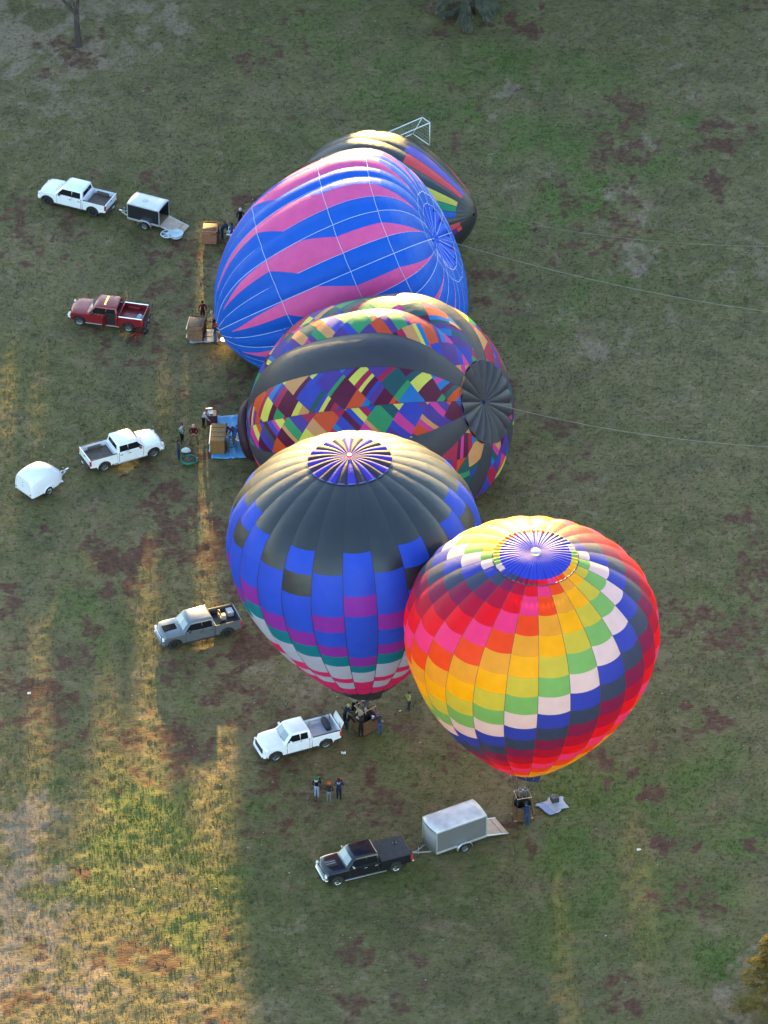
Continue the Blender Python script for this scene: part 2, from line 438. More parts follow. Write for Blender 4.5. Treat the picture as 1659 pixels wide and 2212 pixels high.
P_MID = [(0,0),(.18,-.02),(.36,-.01),(.55,.05),(.72,.15),(.85,.29),(.94,.46),(.99,.66),(1,.86),(.995,1.06),(.97,1.27),(.91,1.49),(.81,1.69),(.68,1.86),(.53,1.99),(.37,2.10),(.24,2.17),(.15,2.22)]
P_BACK = [(0,0),(.14,.03),(.3,.12),(.46,.25),(.62,.4),(.76,.56),(.87,.73),(.95,.9),(.99,1.06),(1,1.2),(.97,1.36),(.9,1.53),(.8,1.7),(.66,1.85),(.5,1.98),(.35,2.08),(.22,2.16),(.14,2.22)]
class Envelope:
    def __init__(s, C, axis, e1, R, prof, N, phase, zs=1.0, flat=False, bulge=.10, wob=0.0, e2sign=1):
        s.C = np.array(C, float); a = np.array(axis, float); a /= np.linalg.norm(a); e1 = np.array(e1, float)
        e1 = e1 - a * (e1 @ a); e1 /= np.linalg.norm(e1)
        s.a, s.e1, s.e2 = a, e1, np.cross(a, e1) * e2sign
        s.R, s.N, s.ph = R, N, math.radians(phase)
        s.S, s.r, s.z = catmull(prof); s.z = s.z * zs; s.flat = flat; s.bulge = bulge; s.wob = wob; s.tau = 0.0; s.split = None
        s.smax = s.S[-1]
    def pt(s, g, u, t, off=0.0):
        """g gore index, u in -1..1 across it, t arc length"""
        g, u, t = np.broadcast_arrays(np.asarray(g, float), np.asarray(u, float), np.asarray(t, float))
        phi = s.ph + (g + (u + 1) / 2) * 2 * math.pi / s.N
        r = np.interp(t, s.S, s.r) * s.R; z = np.interp(t, s.S, s.z) * s.R
        w = 2 * math.pi * r / s.N
        bt = np.clip((t - .05) / .5, 0, 1)
        uu = 1 - u * u
        if s.split is not None:
            k0 = s.split; lo_ = (u + 1) / (k0 + 1) * 2 - 1; hi_ = (u - k0) / (1 - k0) * 2 - 1
            uu = np.where(u < k0, (1 - lo_ ** 2) * (k0 + 1) / 2, (1 - hi_ ** 2) * (1 - k0) / 2) * 1.5
        bul = s.bulge * w * uu * (.35 + .65 * bt)
        # crease of extra cloth low down
        rr = r + bul + off - s.bulge * .5 * w
        if s.wob:
            rr = rr + s.wob * np.clip(t * 1.5, 0, 1) * (np.sin(phi * 2 + t * 2.1) * .5 + np.sin(phi * 5 - t * 3.7) * .3 + np.sin(phi * 3 + t * 6.3 + 1) * .25)
        p = s.C + s.a * z[..., None] + rr[..., None] * (np.cos(phi)[..., None] * s.e1 + np.sin(phi)[..., None] * s.e2)
        if s.tau:
            q = np.array([0, -math.cos(PITCH), math.sin(PITCH)]); q = q - s.a * (q @ s.a); q /= np.linalg.norm(q)
            rad = np.cos(phi) * (s.e1 @ q) + np.sin(phi) * (s.e2 @ q)
            p = p + s.a * (s.tau * r * rad * np.exp(-(t / .95) ** 2))[..., None]
        k = np.clip(1 - t / .6, 0, 1)
        p = p - s.a * (bul * .6 * k + off * k)[..., None]
        if s.flat:
            zz = p[..., 2]; zc = 1.3
            low = zz < zc
            zn = np.where(low, .06 + off + (zc - .06) * np.exp(np.minimum((zz - zc) / (zc - .06), 0)), zz)
            p = p.copy(); p[..., 2] = zn
        return p

def panel_mesh(env, pieces, sub_u=6, sub_t=.06):
    """pieces: list of (g, u0a,u1a, t0, u0b,u1b, t1): quads in gore space, subdivided"""
    V = []; F = []
    for (g, ua0, ua1, t0, ub0, ub1, t1) in pieces:
        nt = max(1, int(math.ceil((t1 - t0) / sub_t))); nu = max(1, int(math.ceil(max(ua1 - ua0, ub1 - ub0) / 2 * sub_u)))
        tt = np.linspace(0, 1, nt + 1)[:, None]; uu = np.linspace(0, 1, nu + 1)[None, :]
        T = t0 + (t1 - t0) * tt + 0 * uu; U = (ua0 + (ua1 - ua0) * uu) * (1 - tt) + (ub0 + (ub1 - ub0) * uu) * tt
        P = env.pt(g, U, T).reshape(-1, 3); o = len(V); V += P.tolist()
        for a in range(nt):
            for b in range(nu):
                i = o + a * (nu + 1) + b; F.append((i, i + 1, i + nu + 2, i + nu + 1))
    return V, F

def facing(env, g, t, u=0.0):
    p = env.pt(g, u, t); q = env.pt(g, u, t + .02); r = env.pt(g, u + .1, t)
    n = np.cross(q - p, r - p); n /= np.linalg.norm(n) + 1e-9
    c = env.C + env.a * env.R * .8
    if n @ (p - c) < 0: n = -n
    v = CAMP - p; v /= np.linalg.norm(v)
    return float(n @ v)

def seam(env, g, mat_, parent, t0=.3, t1=None, w=.035, name='seam_tape', off=.012, u=-1.0):
    t1 = t1 or env.smax
    T = np.linspace(t0, t1, 60)
    c = env.pt(g, u, T, off)
    r = np.interp(T, env.S, env.r) * env.R; du = np.minimum(.3, w / (math.pi * np.maximum(r, .3) / env.N))
    a = env.pt(g - 1, 1.0 - du, T, off * .6) if u <= -1 else env.pt(g, u - du, T, off); b = env.pt(g, u + du, T, off * .6)
    V = np.stack([a, c, b], 1).reshape(-1, 3); F = []
    for i in range(len(T) - 1):
        for k in range(2):
            j = i * 3 + k; F.append((j, j + 1, j + 4, j + 3))
    return mesh_obj(name, V.tolist(), F, mat_, parent)

def ring_band(env, t, mat_, parent, gores, w=.035, name='seam_tape'):
    V = []; F = []
    for g in gores:
        U = np.linspace(-1, 1, 9); o = len(V)
        dt = w / env.R
        A = env.pt(g, U, np.full(9, t - dt), .05); B = env.pt(g, U, np.full(9, t + dt), .05)
        V += A.tolist() + B.tolist()
        for k in range(8): F.append((o + k, o + k + 1, o + 10 + k, o + 9 + k))
    return mesh_obj(name, V, F, mat_, parent)

def vent(env, cols, parent, rv, pleats=2, depth=.12, drop=.05, inner=None, name='vent_panel'):
    """pleated parachute disc inside the crown ring; cols(g,k) -> material; one part per gore"""
    for g in range(env.N):
        for (t0, t1, mt) in (cols(g)):
            nu = 8 * pleats; nt = max(3, int((t1 - t0) / .03))
            U = np.linspace(-1, 1, nu + 1)[None, :]; T = np.linspace(t0, t1, nt + 1)[:, None]
            U, T = np.broadcast_arrays(U, T)
            pl = np.abs(np.sin((U + 1) / 2 * math.pi * pleats)) ** .7
            off = depth * pl * np.clip(T / rv, 0, 1) * 1.0 - drop
            P = env.pt(g, U, T, 0)
            P = P - env.a * off[..., None]
            V = P.reshape(-1, 3).tolist(); F = []
            for a in range(nt):
                for b in range(nu):
                    i = a * (nu + 1) + b; F.append((i, i + 1, i + nu + 2, i + nu + 1))
            mesh_obj(name, V, F, mt, parent)

def col(name, r, g, b, tr=.33): return fabric(name, srgb(r, g, b), tr)
M_K = fabric('charcoal', (.019, .021, .028), .08, .42, .62)
M_BLUE = col('royal_blue', 52, 84, 205)
M_PURP = col('magenta_purple', 150, 52, 165)
M_TEAL = col('teal', 20, 128, 145)
M_WHT = col('white', 184, 184, 204, .25)
M_PINK = col('hot_pink', 232, 40, 110)
DARKTAPE = mat('dark_tape', (.02, .02, .022), .6)
LIGHTTAPE = mat('light_tape', (.50, .58, .78), .6)
STEEL = mat('brushed_steel', (.55, .56, .58), .3, metal=1.0)
WICKER = mat('wicker', (.28, .14, .055), .7, noise=.35, nscale=14, bump=1.0, bscale=9, wave='Z')
WICKER_D = mat('dark_wicker', (.10, .055, .03), .75, noise=.35, nscale=14, bump=1.0, bscale=9, wave='Z')
SUEDE = mat('brown_suede', (.10, .045, .02), .8)
BLACKM = mat('matt_black', (.012, .012, .014), .6)
ROPE = mat('pale_rope', (.26, .26, .22), .9)

def basket_at(parent, origin, rz, sx, sy, sz, body, env=None, mouth=None, rounded=False, name='basket', burner_h=1.9, tilt=None):
    """open wicker basket with rim, runners, uprights, burner frame and two burners"""
    b = MB(); n = 32
    def ring(k, inset=0.0):
        out = []
        ex = 2.6 if rounded else 7
        for j in range(n):
            a = 2 * math.pi * (j + .5) / n; c, s_ = math.cos(a), math.sin(a)
            x = (abs(c) ** (2 / ex)) * math.copysign(1, c) * (sx / 2 - inset); y = (abs(s_) ** (2 / ex)) * math.copysign(1, s_) * (sy / 2 - inset)
            out.append((x, y))
        return out
    zs = np.linspace(.08, sz, 9)
    rings = [[(x * (1 + .02 * math.sin(z * 30)), y * (1 + .02 * math.sin(z * 30)), z) for (x, y) in ring(0)] for z in zs]
    inner = [[(x, y, z) for (x, y) in ring(0, .07)] for z in (sz, .14)]
    V = [p for r in rings + inner for p in r]; F = []
    for k in range(len(rings) + 1):
        for j in range(n): F.append((k * n + j, k * n + (j + 1) % n, (k + 1) * n + (j + 1) % n, (k + 1) * n + j))
    m = len(rings) + 1
    F.append(tuple(m * n + j for j in range(n))); F.append(tuple(range(n - 1, -1, -1)))
    b.add(V, F)
    bk = b.build(name, body, parent, loc=origin, rz=rz)
    r = MB(); r.tube([(x * 1.01, y * 1.01, sz) for (x, y) in ring(0, .03)], .06, 8, closed=True); r.build('rim', SUEDE, bk, smooth=True)
    for s_ in (-1, 1):
        q = MB(); q.box((0, s_ * sy * .3, .045), (sx * 1.02, .09, .09)); q.build('runner', mat('ash_wood', (.4, .27, .14), .6), bk, bevel=.01)
    for i in range(4):
        cx, cy = (1 if i in (0, 3) else -1) * (sx / 2 - .06), (1 if i < 2 else -1) * (sy / 2 - .06)
        q = MB(); q.tube([(cx, cy, sz * .5), (cx * .72, cy * .72, burner_h)], .022, 6); q.build('upright', BLACKM, bk, smooth=True)
    fr = MB(); fx, fy = sx * .38, sy * .38
    fr.tube([(fx, fy, burner_h), (-fx, fy, burner_h), (-fx, -fy, burner_h), (fx, -fy, burner_h)], .028, 6, closed=True)
    fr.build('burner_frame', mat('bronze_frame', (.45, .30, .22), .35, metal=.7), bk)
    for i, (ox) in enumerate((-.16, .18)):
        q = MB(); q.lathe([(.0, -.28), (.11, -.26), (.12, -.02), (.15, 0), (.15, .26), (.135, .26), (.13, .05), (0, .03)], 14, c=(ox, .02, burner_h + .1))
        q.tube([(ox + .12 * math.cos(a), .02 + .12 * math.sin(a), burner_h + .18) for a in np.linspace(0, 6.0, 12)], .018, 5)
        q.build('burner', STEEL, bk, smooth=False)
    for i, (cx, cy) in enumerate(((.32, .26), (-.32, .26), (.32, -.26))):
        if sx > 1.1:
            q = MB(); q.lathe([(.0, .15), (.16, .17), (.17, .9), (.1, .98), (0, 1.0)], 14, c=(cx * sx * .9, cy * sy * .9, 0)); q.build('fuel_tank', STEEL, bk)
    return bk

def cables(env, parent, bk_pts, n=12):
    for i in range(n):
        g = i * env.N / n
        a = env.pt(g, -1.0, env.smax - .02)
        j = int((i / n) * len(bk_pts)) % len(bk_pts)
        q = MB(); q.tube([a.tolist(), bk_pts[j]], .012, 4); q.build('cable', STEEL, parent, smooth=True)

def scoop(env, parent, m, gc, toward, name='scoop', r0=.42):
    """cloth skirt round the mouth, short in front and long towards gore gc"""
    V = []; F = []; nt = 6; n = 48; tip = np.array(toward, float)
    for k in range(nt + 1):
        f = k / nt
        for i in range(n + 1):
            g = i / n * env.N; d = math.cos((g - gc) / env.N * 2 * math.pi)
            top = env.pt(math.floor(g) % env.N, (g - math.floor(g)) * 2 - 1, env.smax - .03, .0)
            c = env.C + env.a * env.R * np.interp(env.smax, env.S, env.z); rad = top - c; rad[2] = 0; rad /= np.linalg.norm(rad)
            bot = tip + rad * r0
            V.append((top + (bot - top) * f * (.25 + .70 * (.5 + .5 * d) ** 1.5)).tolist())
    for k in range(nt):
        for i in range(n):
            j = k * (n + 1) + i; F.append((j, j + 1, j + n + 2, j + n + 1))
    return mesh_obj(name, V, F, m, parent)

def upright(Bp, tx, ty, Z, R, N, phase):
    B = G(*Bp); ax = Vector((tx, ty, 1)).normalized()
    C = B + ax * Z
    return B, C, Envelope(C, -ax, (0, -1, 0), R, P_UP, N, phase, bulge=.085, e2sign=-1)

# ---- rainbow balloon
RB, RC, RE = upright((1128, 1764), .022, -.06, 22.7, 8.05, 24, 1.5)
rain = tag(empty('hot_air_balloon', RB), 'standing rainbow balloon with spiralling coloured squares and a blue pleated crown', 'balloon')
def rp(o, root):
    o.parent = root; o.matrix_parent_inverse = Matrix.Translation(-Vector(root.location)); return o
RSEQ = [col('orchid_pink', 240, 62, 132, .45), col('orange_red', 240, 78, 28, .45), col('amber', 236, 168, 48, .45), col('golden_yellow', 250, 186, 12, .45), col('olive_yellow', 204, 198, 66, .45),
        col('grass_green', 122, 188, 104, .45), col('pearl_white', 222, 204, 204, .4), col('cobalt', 54, 70, 180, .4), col('slate', 58, 68, 94, .3), col('plum', 128, 36, 84, .45),
        col('crimson', 176, 22, 62, .45), col('scarlet', 232, 22, 42, .45)]

class Root:
    """collects parts placed in world space under an empty at the thing's base"""
    def __init__(s, e): s.e = e
inv = {}
def world_child(o, root):
    o.parent = root
    o.matrix_parent_inverse = (Matrix.Translation(root.location) @ Matrix.Rotation(root.rotation_euler.z, 4, 'Z')).inverted()
    return o

def envelope_panels(env, root, cells, limit=290, sub_u=6, min_face=-.15, rest='envelope_far_side', scale_t=.06):
    """cells: list of (material, pieces, g, tmid); the ones turned to the camera become parts, the others one joined mesh"""
    sc = sorted(((facing(env, c[2], min(c[3], env.smax - .05)), i) for i, c in enumerate(cells)), reverse=True)
    parts = set(i for f, i in sc[:limit] if f > min_face)
    rv = []; rf = []; ri = []; rm = []
    for i, (m, pieces, g, tm) in enumerate(cells):
        V, F = panel_mesh(env, pieces, sub_u, scale_t)
        if i in parts: world_child(mesh_obj('panel', V, F, m), root)
        else:
            if m not in rm: rm.append(m)
            o = len(rv); rv += V; rf += [tuple(o + k for k in f) for f in F]; ri += [rm.index(m)] * len(F)
    if rv:
        o = mesh_obj(rest, rv, rf, rm, idx=ri); world_child(o, root)
        if len(cells) - len(parts) > 0: o['kind'] = 'stuff'

RV = .335
redges = [RV, .435] + [.435 + .1625 * k for k in range(1, 30)]
redges = [e for e in redges if e < RE.smax - .03] + [RE.smax]
cells = []
for g in range(24):
    for k in range(len(redges) - 1):
        cells.append((RSEQ[(k + g) % 12], [(g, -1, 1, redges[k], -1, 1, redges[k + 1])], g, (redges[k] + redges[k + 1]) / 2))
envelope_panels(RE, rain, cells)
for g in range(24): world_child(seam(RE, g, mat('rust_tape', (.10, .05, .05), .7), None, RV, w=.014), rain)
_vb = col('vent_blue', 44, 58, 178, .15)
def _rv(g): return [(.03, .285, _vb), (.285, RV, RSEQ[(g - 1) % 12])]
class _Cap:
    pass
def add_vent(env, root, cols, rv, pleats, depth, drop):
    before = set(o.name for o in bpy.data.objects)
    vent(env, cols, None, rv, pleats, depth, drop)
    for o in bpy.data.objects:
        if o.name not in before: world_child(o, root)
add_vent(RE, rain, _rv, RV, 2, .085, .02)
world_child(ring_band(RE, RV, mat('navy_edge', (.02, .025, .06), .6), None, range(24), .03, 'vent_edge'), rain)
cr = MB(); Mx = Vector(RE.a.tolist()).to_track_quat('Z', 'Y').to_matrix()
cr.lathe([(.08, -.02), (.30, -.02), (.33, .0), (.30, .03), (.08, .03)], 20, Mx, (RC - Vector(RE.a.tolist()) * .14))
cr.lathe([(0, -.02), (.1, -.02), (.1, .05), (0, .05)], 12, Mx, (RC - Vector(RE.a.tolist()) * .17))
world_child(cr.build('crown_ring', mat('white_metal', (.4, .4, .4), .45), None), rain)
NAVY = fabric('navy', (.02, .035, .13), .1)
world_child(scoop(RE, None, NAVY, 7.5, RB + Vector((.55, .5, 2.3))), rain)
bk = basket_at(rain, (0, 0, 0), math.radians(15), 1.25, 1.15, 1.1, WICKER, rounded=True)
cables(RE, rain, [(RB + Vector((x, y, 2.0))) for x, y in ((.3, -.3), (.3, .3), (-.3, .3), (-.3, -.3))], 12)
for o in rain.children:
    if o.name.startswith('cable'): world_child(o, rain)

# ---- black and blue checkered balloon
BB, BC, BE = upright((789, 1573), -.045, .05, 21.7, 8.25, 24, -4.3)
blk = tag(empty('hot_air_balloon', BB), 'standing charcoal balloon with blue checks, magenta, teal and white rows below', 'balloon')
K, B_, M_, T_, W_, P_ = M_K, M_BLUE, M_PURP, M_TEAL, M_WHT, M_PINK
BCOLS = {
 0: [(K, .927), (B_, 1.27), (M_, 1.45), (B_, 1.955), (M_, 2.10), (T_, 2.217), (W_, 2.44), (P_, 2.62), (P_, 2.8)],
 1: [(K, 1.10), (B_, 1.455), (M_, 1.62), (B_, 1.80), (M_, 1.94), (T_, 2.10), (W_, 2.36), (P_, 2.46), (W_, 2.62), (P_, 2.8)],
 2: [(K, .93), (B_, 1.12), (K, 1.30), (B_, 1.66), (M_, 1.83), (T_, 1.99), (W_, 2.27), (P_, 2.37), (W_, 2.5), (P_, 2.8)],
 3: [(K, 1.14), (B_, 1.56), (M_, 1.74), (T_, 1.90), (W_, 2.19), (P_, 2.33), (W_, 2.45), (P_, 2.8)],
 4: [(K, .93), (B_, 1.40), (M_, 1.58), (T_, 1.73), (W_, 2.05), (P_, 2.2), (W_, 2.4), (P_, 2.8)],
 5: [(K, .83), (B_, 1.02), (K, 1.18), (B_, 1.57), (M_, 1.72), (T_, 1.88), (W_, 2.15), (P_, 2.3), (P_, 2.8)],
 6: [(K, .92), (B_, 1.4), (M_, 1.58), (T_, 1.73), (W_, 2.05), (P_, 2.2), (W_, 2.4), (P_, 2.8)],
 7: [(K, 1.1), (B_, 1.56), (M_, 1.74), (T_, 1.90), (W_, 2.19), (P_, 2.33), (P_, 2.8)]}
MIRR = [0, 1, 2, 3, 4, 5, 6, 3, 2, 7, 1, 2, 0, 2, 1, 7, 2, 3, 6, 5, 4, 3, 2, 1]
cells = []
BV = .335
for g in range(24):
    t0 = BV
    lst = BCOLS[MIRR[g]] + [(K, BE.smax)]
    # the plain charcoal dome is itself sewn from long panels
    for (m, t1) in lst:
        a = t0
        while t1 - a > .36:
            st = (t1 - a) / max(2, round((t1 - a) / .3)); cells.append((m, [(g, -1, 1, a, -1, 1, a + st)], g, a + st / 2)); a += st
        cells.append((m, [(g, -1, 1, a, -1, 1, t1)], g, (a + t1) / 2)); t0 = t1
envelope_panels(BE, blk, cells)
for g in range(24): world_child(seam(BE, g, DARKTAPE, None, BV, w=.02), blk)
VB2 = fabric('vent_violet', srgb(74, 62, 178), .3, .6, .15); VK2 = fabric('vent_dark', (.05, .035, .05), .2, .6, .2)
add_vent(BE, blk, lambda g: [(.02, BV, VB2 if g % 2 == 0 else VK2)], BV, 1, .13, .02)
world_child(ring_band(BE, BV, DARKTAPE, None, range(24), .04, 'vent_edge'), blk)
cr = MB(); Mx = Vector(BE.a.tolist()).to_track_quat('Z', 'Y').to_matrix()
cr.lathe([(.05, -.02), (.14, -.02), (.15, .03), (.05, .03)], 14, Mx, BC - Vector(BE.a.tolist()) * .12)
world_child(cr.build('crown_ring', STEEL, None), blk)
world_child(scoop(BE, None, M_K, 7, BB + Vector((.6, .5, 2.3)), r0=.5), blk)
basket_at(blk, (0, 0, 0), math.radians(40), 1.45, 1.25, 1.05, WICKER)
cables(BE, blk, [(BB + Vector((x, y, 2.0))) for x, y in ((.35, -.3), (.35, .3), (-.35, .3), (-.35, -.3))], 12)
for o in blk.children:
    if o.name.startswith('cable'): world_child(o, blk)

# ---- lying balloons
def lying(M, hM, Cc, hC, R, N, phase, wob, prof=P_LIE, bulge=.09):
    m = G(*M, hM); C = G(*Cc, hC); a = m - C
    zs = a.length / R / 2.22
    return m, C, Envelope(C, a, (0, -1, 0), R, prof, N, phase, zs=zs, flat=True, wob=wob, bulge=bulge, e2sign=1)

# blue and pink
PM, PC, PE = lying((480, 712), 1.6, (940, 515), 8.2, 8.35, 14, 7.3, .11); PE.tau = .17; PE.split = -.22
base = Vector((PM.x, PM.y, 0))
bp = tag(empty('hot_air_balloon', base), 'half inflated royal blue balloon with pink lightning flames and white seams lying on its side', 'balloon')
CB = col('bright_blue', 30, 100, 206); CP = col('bubblegum_pink', 240, 98, 160)
sm = PE.smax
TL = [0.30, .42, 1.02, 1.50, 2.25, sm]     # crown ring, tip, third, second and first cross seam, mouth
# flame edges: t -> (upper u, lower u); u = -1 lower seam .. +1 upper seam
TIP = 3.02
VF = [(.47, 1.0, 1.02), (1.02, .50, 1.0), (1.50, .47, 1.0), (1.87, 0.0, 1.0), (1.99, 0.0, 1.0), (2.25, .02, .50), (2.62, .16, .52), (TIP, .46, .50)]
FL = [(t, 1 - 1.22 * a, 1 - 1.22 * b) for t, a, b in VF]
ft = np.array([f[0] for f in FL]); fu = np.array([f[1] for f in FL]); fl_ = np.array([f[2] for f in FL])
cells = []
for g in range(14):
    for (m, which) in ((CB, 'top'), (CP, 'mid'), (CB, 'bot')):
        for i in range(len(TL) - 1):
            a, b = TL[i], TL[i + 1]
            ts = sorted(set([a, b] + [t for t in ft if a < t < b] + list(np.arange(a, b, .12)))); pcs = []
            for t0, t1 in zip(ts[:-1], ts[1:]):
                if t1 - t0 < 1e-4: continue
                inside = (t0 >= ft[0] - 1e-6 and t1 <= ft[-1] + 1e-6)
                if inside:
                    U0, L0 = np.interp(t0 + 1e-7, ft, fu), np.interp(t0 + 1e-7, ft, fl_); U1, L1 = np.interp(t1 - 1e-7, ft, fu), np.interp(t1 - 1e-7, ft, fl_)
                else: U0 = L0 = U1 = L1 = 0.0
                if which == 'top': pcs.append((g, U0, 1, t0, U1, 1, t1))
                elif which == 'bot': pcs.append((g, -1, L0, t0, -1, L1, t1))
                elif inside: pcs.append((g, L0, U0, t0, L1, U1, t1))
            if pcs: cells.append((m, pcs, g, (a + b) / 2))
envelope_panels(PE, bp, cells, limit=290, sub_u=10, scale_t=.07, rest='envelope_far_side')
for g in range(14):
    world_child(seam(PE, g, LIGHTTAPE, None, .06, w=.019), bp); world_child(seam(PE, g, LIGHTTAPE, None, .42, w=.014, u=-.22, ), bp)
for t in (.31, .42, 1.02, 1.50, 2.25): world_child(ring_band(PE, t, LIGHTTAPE, None, range(14), .018), bp)
CBV = col('vent_sky_blue', 44, 100, 222)
add_vent(PE, bp, lambda g: [(.02, .30, CBV)], .3, 1, .30, .25)

# patchwork
QM, QC, QE = lying((545, 932), 1.6, (1046, 869), 7.0, 8.25, 18, 22.0, .07, prof=P_MID); QE.tau = .28
base = Vector((QM.x, QM.y, 0))
pw = tag(empty('hot_air_balloon', base), 'half inflated patchwork balloon of slanted coloured patches between wide charcoal bands', 'balloon')
PC_ = [col('p_pink', 214, 62, 148), col('p_yellow', 222, 214, 92), col('p_green', 58, 150, 96), col('p_blue', 36, 118, 190), col('p_violet', 82, 60, 150), col('p_crimson', 176, 40, 78),
       col('p_orange', 214, 82, 44), col('p_maroon', 96, 26, 62), col('p_apricot', 216, 152, 98), col('p_bottle', 44, 88, 92), col('p_indigo', 62, 72, 178), col('p_violet2', 92, 62, 140)]
KP = fabric('graphite', (.042, .040, .052), .12, .48, .35)
qs = QE.smax; QV = .36
def clip(poly, a, b, c):
    out = []
    for i in range(len(poly)):
        p, q = poly[i - 1], poly[i]; dp = a * p[0] + b * p[1] - c; dq = a * q[0] + b * q[1] - c
        if (dp <= 0) != (dq <= 0):
            t = dp / (dp - dq); out.append((p[0] + (q[0] - p[0]) * t, p[1] + (q[1] - p[1]) * t))
        if dq <= 0: out.append(q)
    return out
def halfw(t): return math.pi * np.interp(t, QE.S, QE.r) * QE.R / QE.N
def rot_cells(sgn, seed, tmax):
    """woven grid turned 45 degrees: list of convex polygons in (x metres across, y metres along)"""
    R_ = random.Random(seed); polys = []
    Lg = tmax * QE.R
    A = 1.72; c45 = math.sqrt(.5)
    lo, hi = -4.0, (Lg + 4) * c45 * 1.45
    a = -4.0 + R_.random()
    while a < hi:
        a2 = a + A * R_.uniform(.92, 1.08)
        b = -hi + R_.random()
        last = None
        while b < hi:
            b2 = b + R_.choice([.3, .38, .45, .55, .7, .9, 1.4])
            # p = along-direction coordinate, q = across it
            pts = [(a, b), (a2, b), (a2, b2), (a, b2)]
            q = [((p * c45 - r * c45) * sgn, (p * c45 + r * c45)) for p, r in pts]
            cy = sum(v[1] for v in q) / 4; cx = sum(v[0] for v in q) / 4
            if -1 < cy < Lg + 1 and abs(cx) < 3.2:
                c = R_.randrange(12)
                while c == last: c = R_.randrange(12)
                last = c; polys.append((q, c))
            b = b2
        a = a2
    return polys
cells = []
extra = []
for g in range(18):
    kind = g % 3
    if kind == 2:
        for a, b in ((QV, .75), (.75, 1.15), (1.15, 1.6), (1.6, 2.1), (2.1, 2.6), (2.6, qs)): cells.append((KP, [(g, -1, 1, a, -1, 1, b)], g, (a + b) / 2, None))
        continue
    sgn = 1 if kind == 0 else -1
    for (poly, c) in rot_cells(sgn, 100 + g, qs):
        V = []; F = []
        y0 = min(p[1] for p in poly); y1 = max(p[1] for p in poly)
        y0 = max(y0, QV * QE.R); y1 = min(y1, (qs - .1) * QE.R)
        if y1 <= y0: continue
        st = .34; ys_ = [y0] + [k * st for k in range(int(y0 / st) + 1, int(y1 / st) + 1) if y0 + .01 < k * st < y1 - .01] + [y1]
        area = 0; sy_ = 0
        for a, b in zip(ys_[:-1], ys_[1:]):
            wa, wb = halfw(a / QE.R), halfw(b / QE.R)
            pl = clip(clip(poly, 0, 1, b), 0, -1, -a)
            if len(pl) < 3: continue
            sl = (wb - wa) / (b - a)
            pl = clip(pl, 1, -sl, wa - sl * a); 
            if len(pl) < 3: continue
            pl = clip(pl, -1, -sl, wa - sl * a)
            if len(pl) < 3: continue
            # slice across u so the bulge reads
            for u0, u1 in ((-1.01, -.5), (-.5, 0), (0, .5), (.5, 1.01)):
                wm = (wa + wb) / 2
                pp = [(p[0] / max(.05, wa + sl * (p[1] - a)), p[1]) for p in pl]
                pp = clip(clip(pp, 1, 0, u1), -1, 0, -u0)
                if len(pp) < 3: continue
                ar = abs(sum(pp[i - 1][0] * pp[i][1] - pp[i][0] * pp[i - 1][1] for i in range(len(pp)))) / 2
                if ar < 1e-5: continue
                area += ar * wm
                P = QE.pt(g, np.clip([p[0] for p in pp], -1, 1), np.array([p[1] for p in pp]) / QE.R)
                o = len(V); V += P.tolist(); F.append(tuple(range(o, o + len(pp)))); 
        if F and area > .002: cells.append((PC_[c], None, g, (y0 + y1) / 2 / QE.R, (V, F, area)))
sc = []
for i, c in enumerate(cells):
    fc = facing(QE, c[2], min(c[3], qs - .05)); ar = 3 if c[4] is None else c[4][2]
    sc.append((fc * ar, fc, i))
sc.sort(reverse=True); parts = set(i for s_, f, i in sc[:300] if f > -.1)
rv_ = []; rf_ = []; ri_ = []; rm_ = []
for i, c in enumerate(cells):
    V, F = (panel_mesh(QE, c[1], 6, .07) if c[4] is None else c[4][:2])
    if i in parts:
        me = bpy.data.meshes.new('panel'); me.from_pydata(V, [], F); bm = bmesh.new(); bm.from_mesh(me); bmesh.ops.remove_doubles(bm, verts=bm.verts, dist=.002); bm.normal_update(); bm.to_mesh(me); bm.free()
        me.polygons.foreach_set('use_smooth', [True] * len(me.polygons))
        world_child(link_mesh('panel', me, c[0]), pw)
    else:
        if c[0] not in rm_: rm_.append(c[0])
        o = len(rv_); rv_ += V; rf_ += [tuple(o + k for k in f) for f in F]; ri_ += [rm_.index(c[0])] * len(F)
o = mesh_obj('envelope_far_side', rv_, rf_, rm_, idx=ri_); o['kind'] = 'stuff'; world_child(o, pw)
for g in range(18): world_child(seam(QE, g, DARKTAPE, None, QV, w=.014), pw)
add_vent(QE, pw, lambda g: [(.02, QV, KP)], QV, 1, .24, .06)
world_child(ring_band(QE, QV, mat('grey_edge', (.12, .12, .14), .6), None, range(18), .016, 'vent_edge'), pw)
# dark maroon scoop round the mouth
cells = [(fabric('dark_plum', (.035, .012, .02), .08), [(g, -1, 1, qs - .1, -1, 1, qs + .0)], g, qs - .05) for g in range(18)]
V = []; F = []; gs = np.linspace(0, 18, 37)
for k in range(5):
    for g in gs:
        p = QE.pt(g, -1.0, qs - .12 + .0 * k); ctr = QE.C + QE.a * QE.R * np.interp(qs, QE.S, QE.z)
        d = p - ctr; V.append((p + d * (.05 + .16 * math.sin(k * .8)) + QE.a * (.22 * k - .2)).tolist())
for k in range(4):
    for i in range(36): j = k * 37 + i; F.append((j, j + 1, j + 38, j + 37))
world_child(mesh_obj('mouth_skirt', V, F, fabric('dark_plum', (.035, .012, .02), .08)), pw)

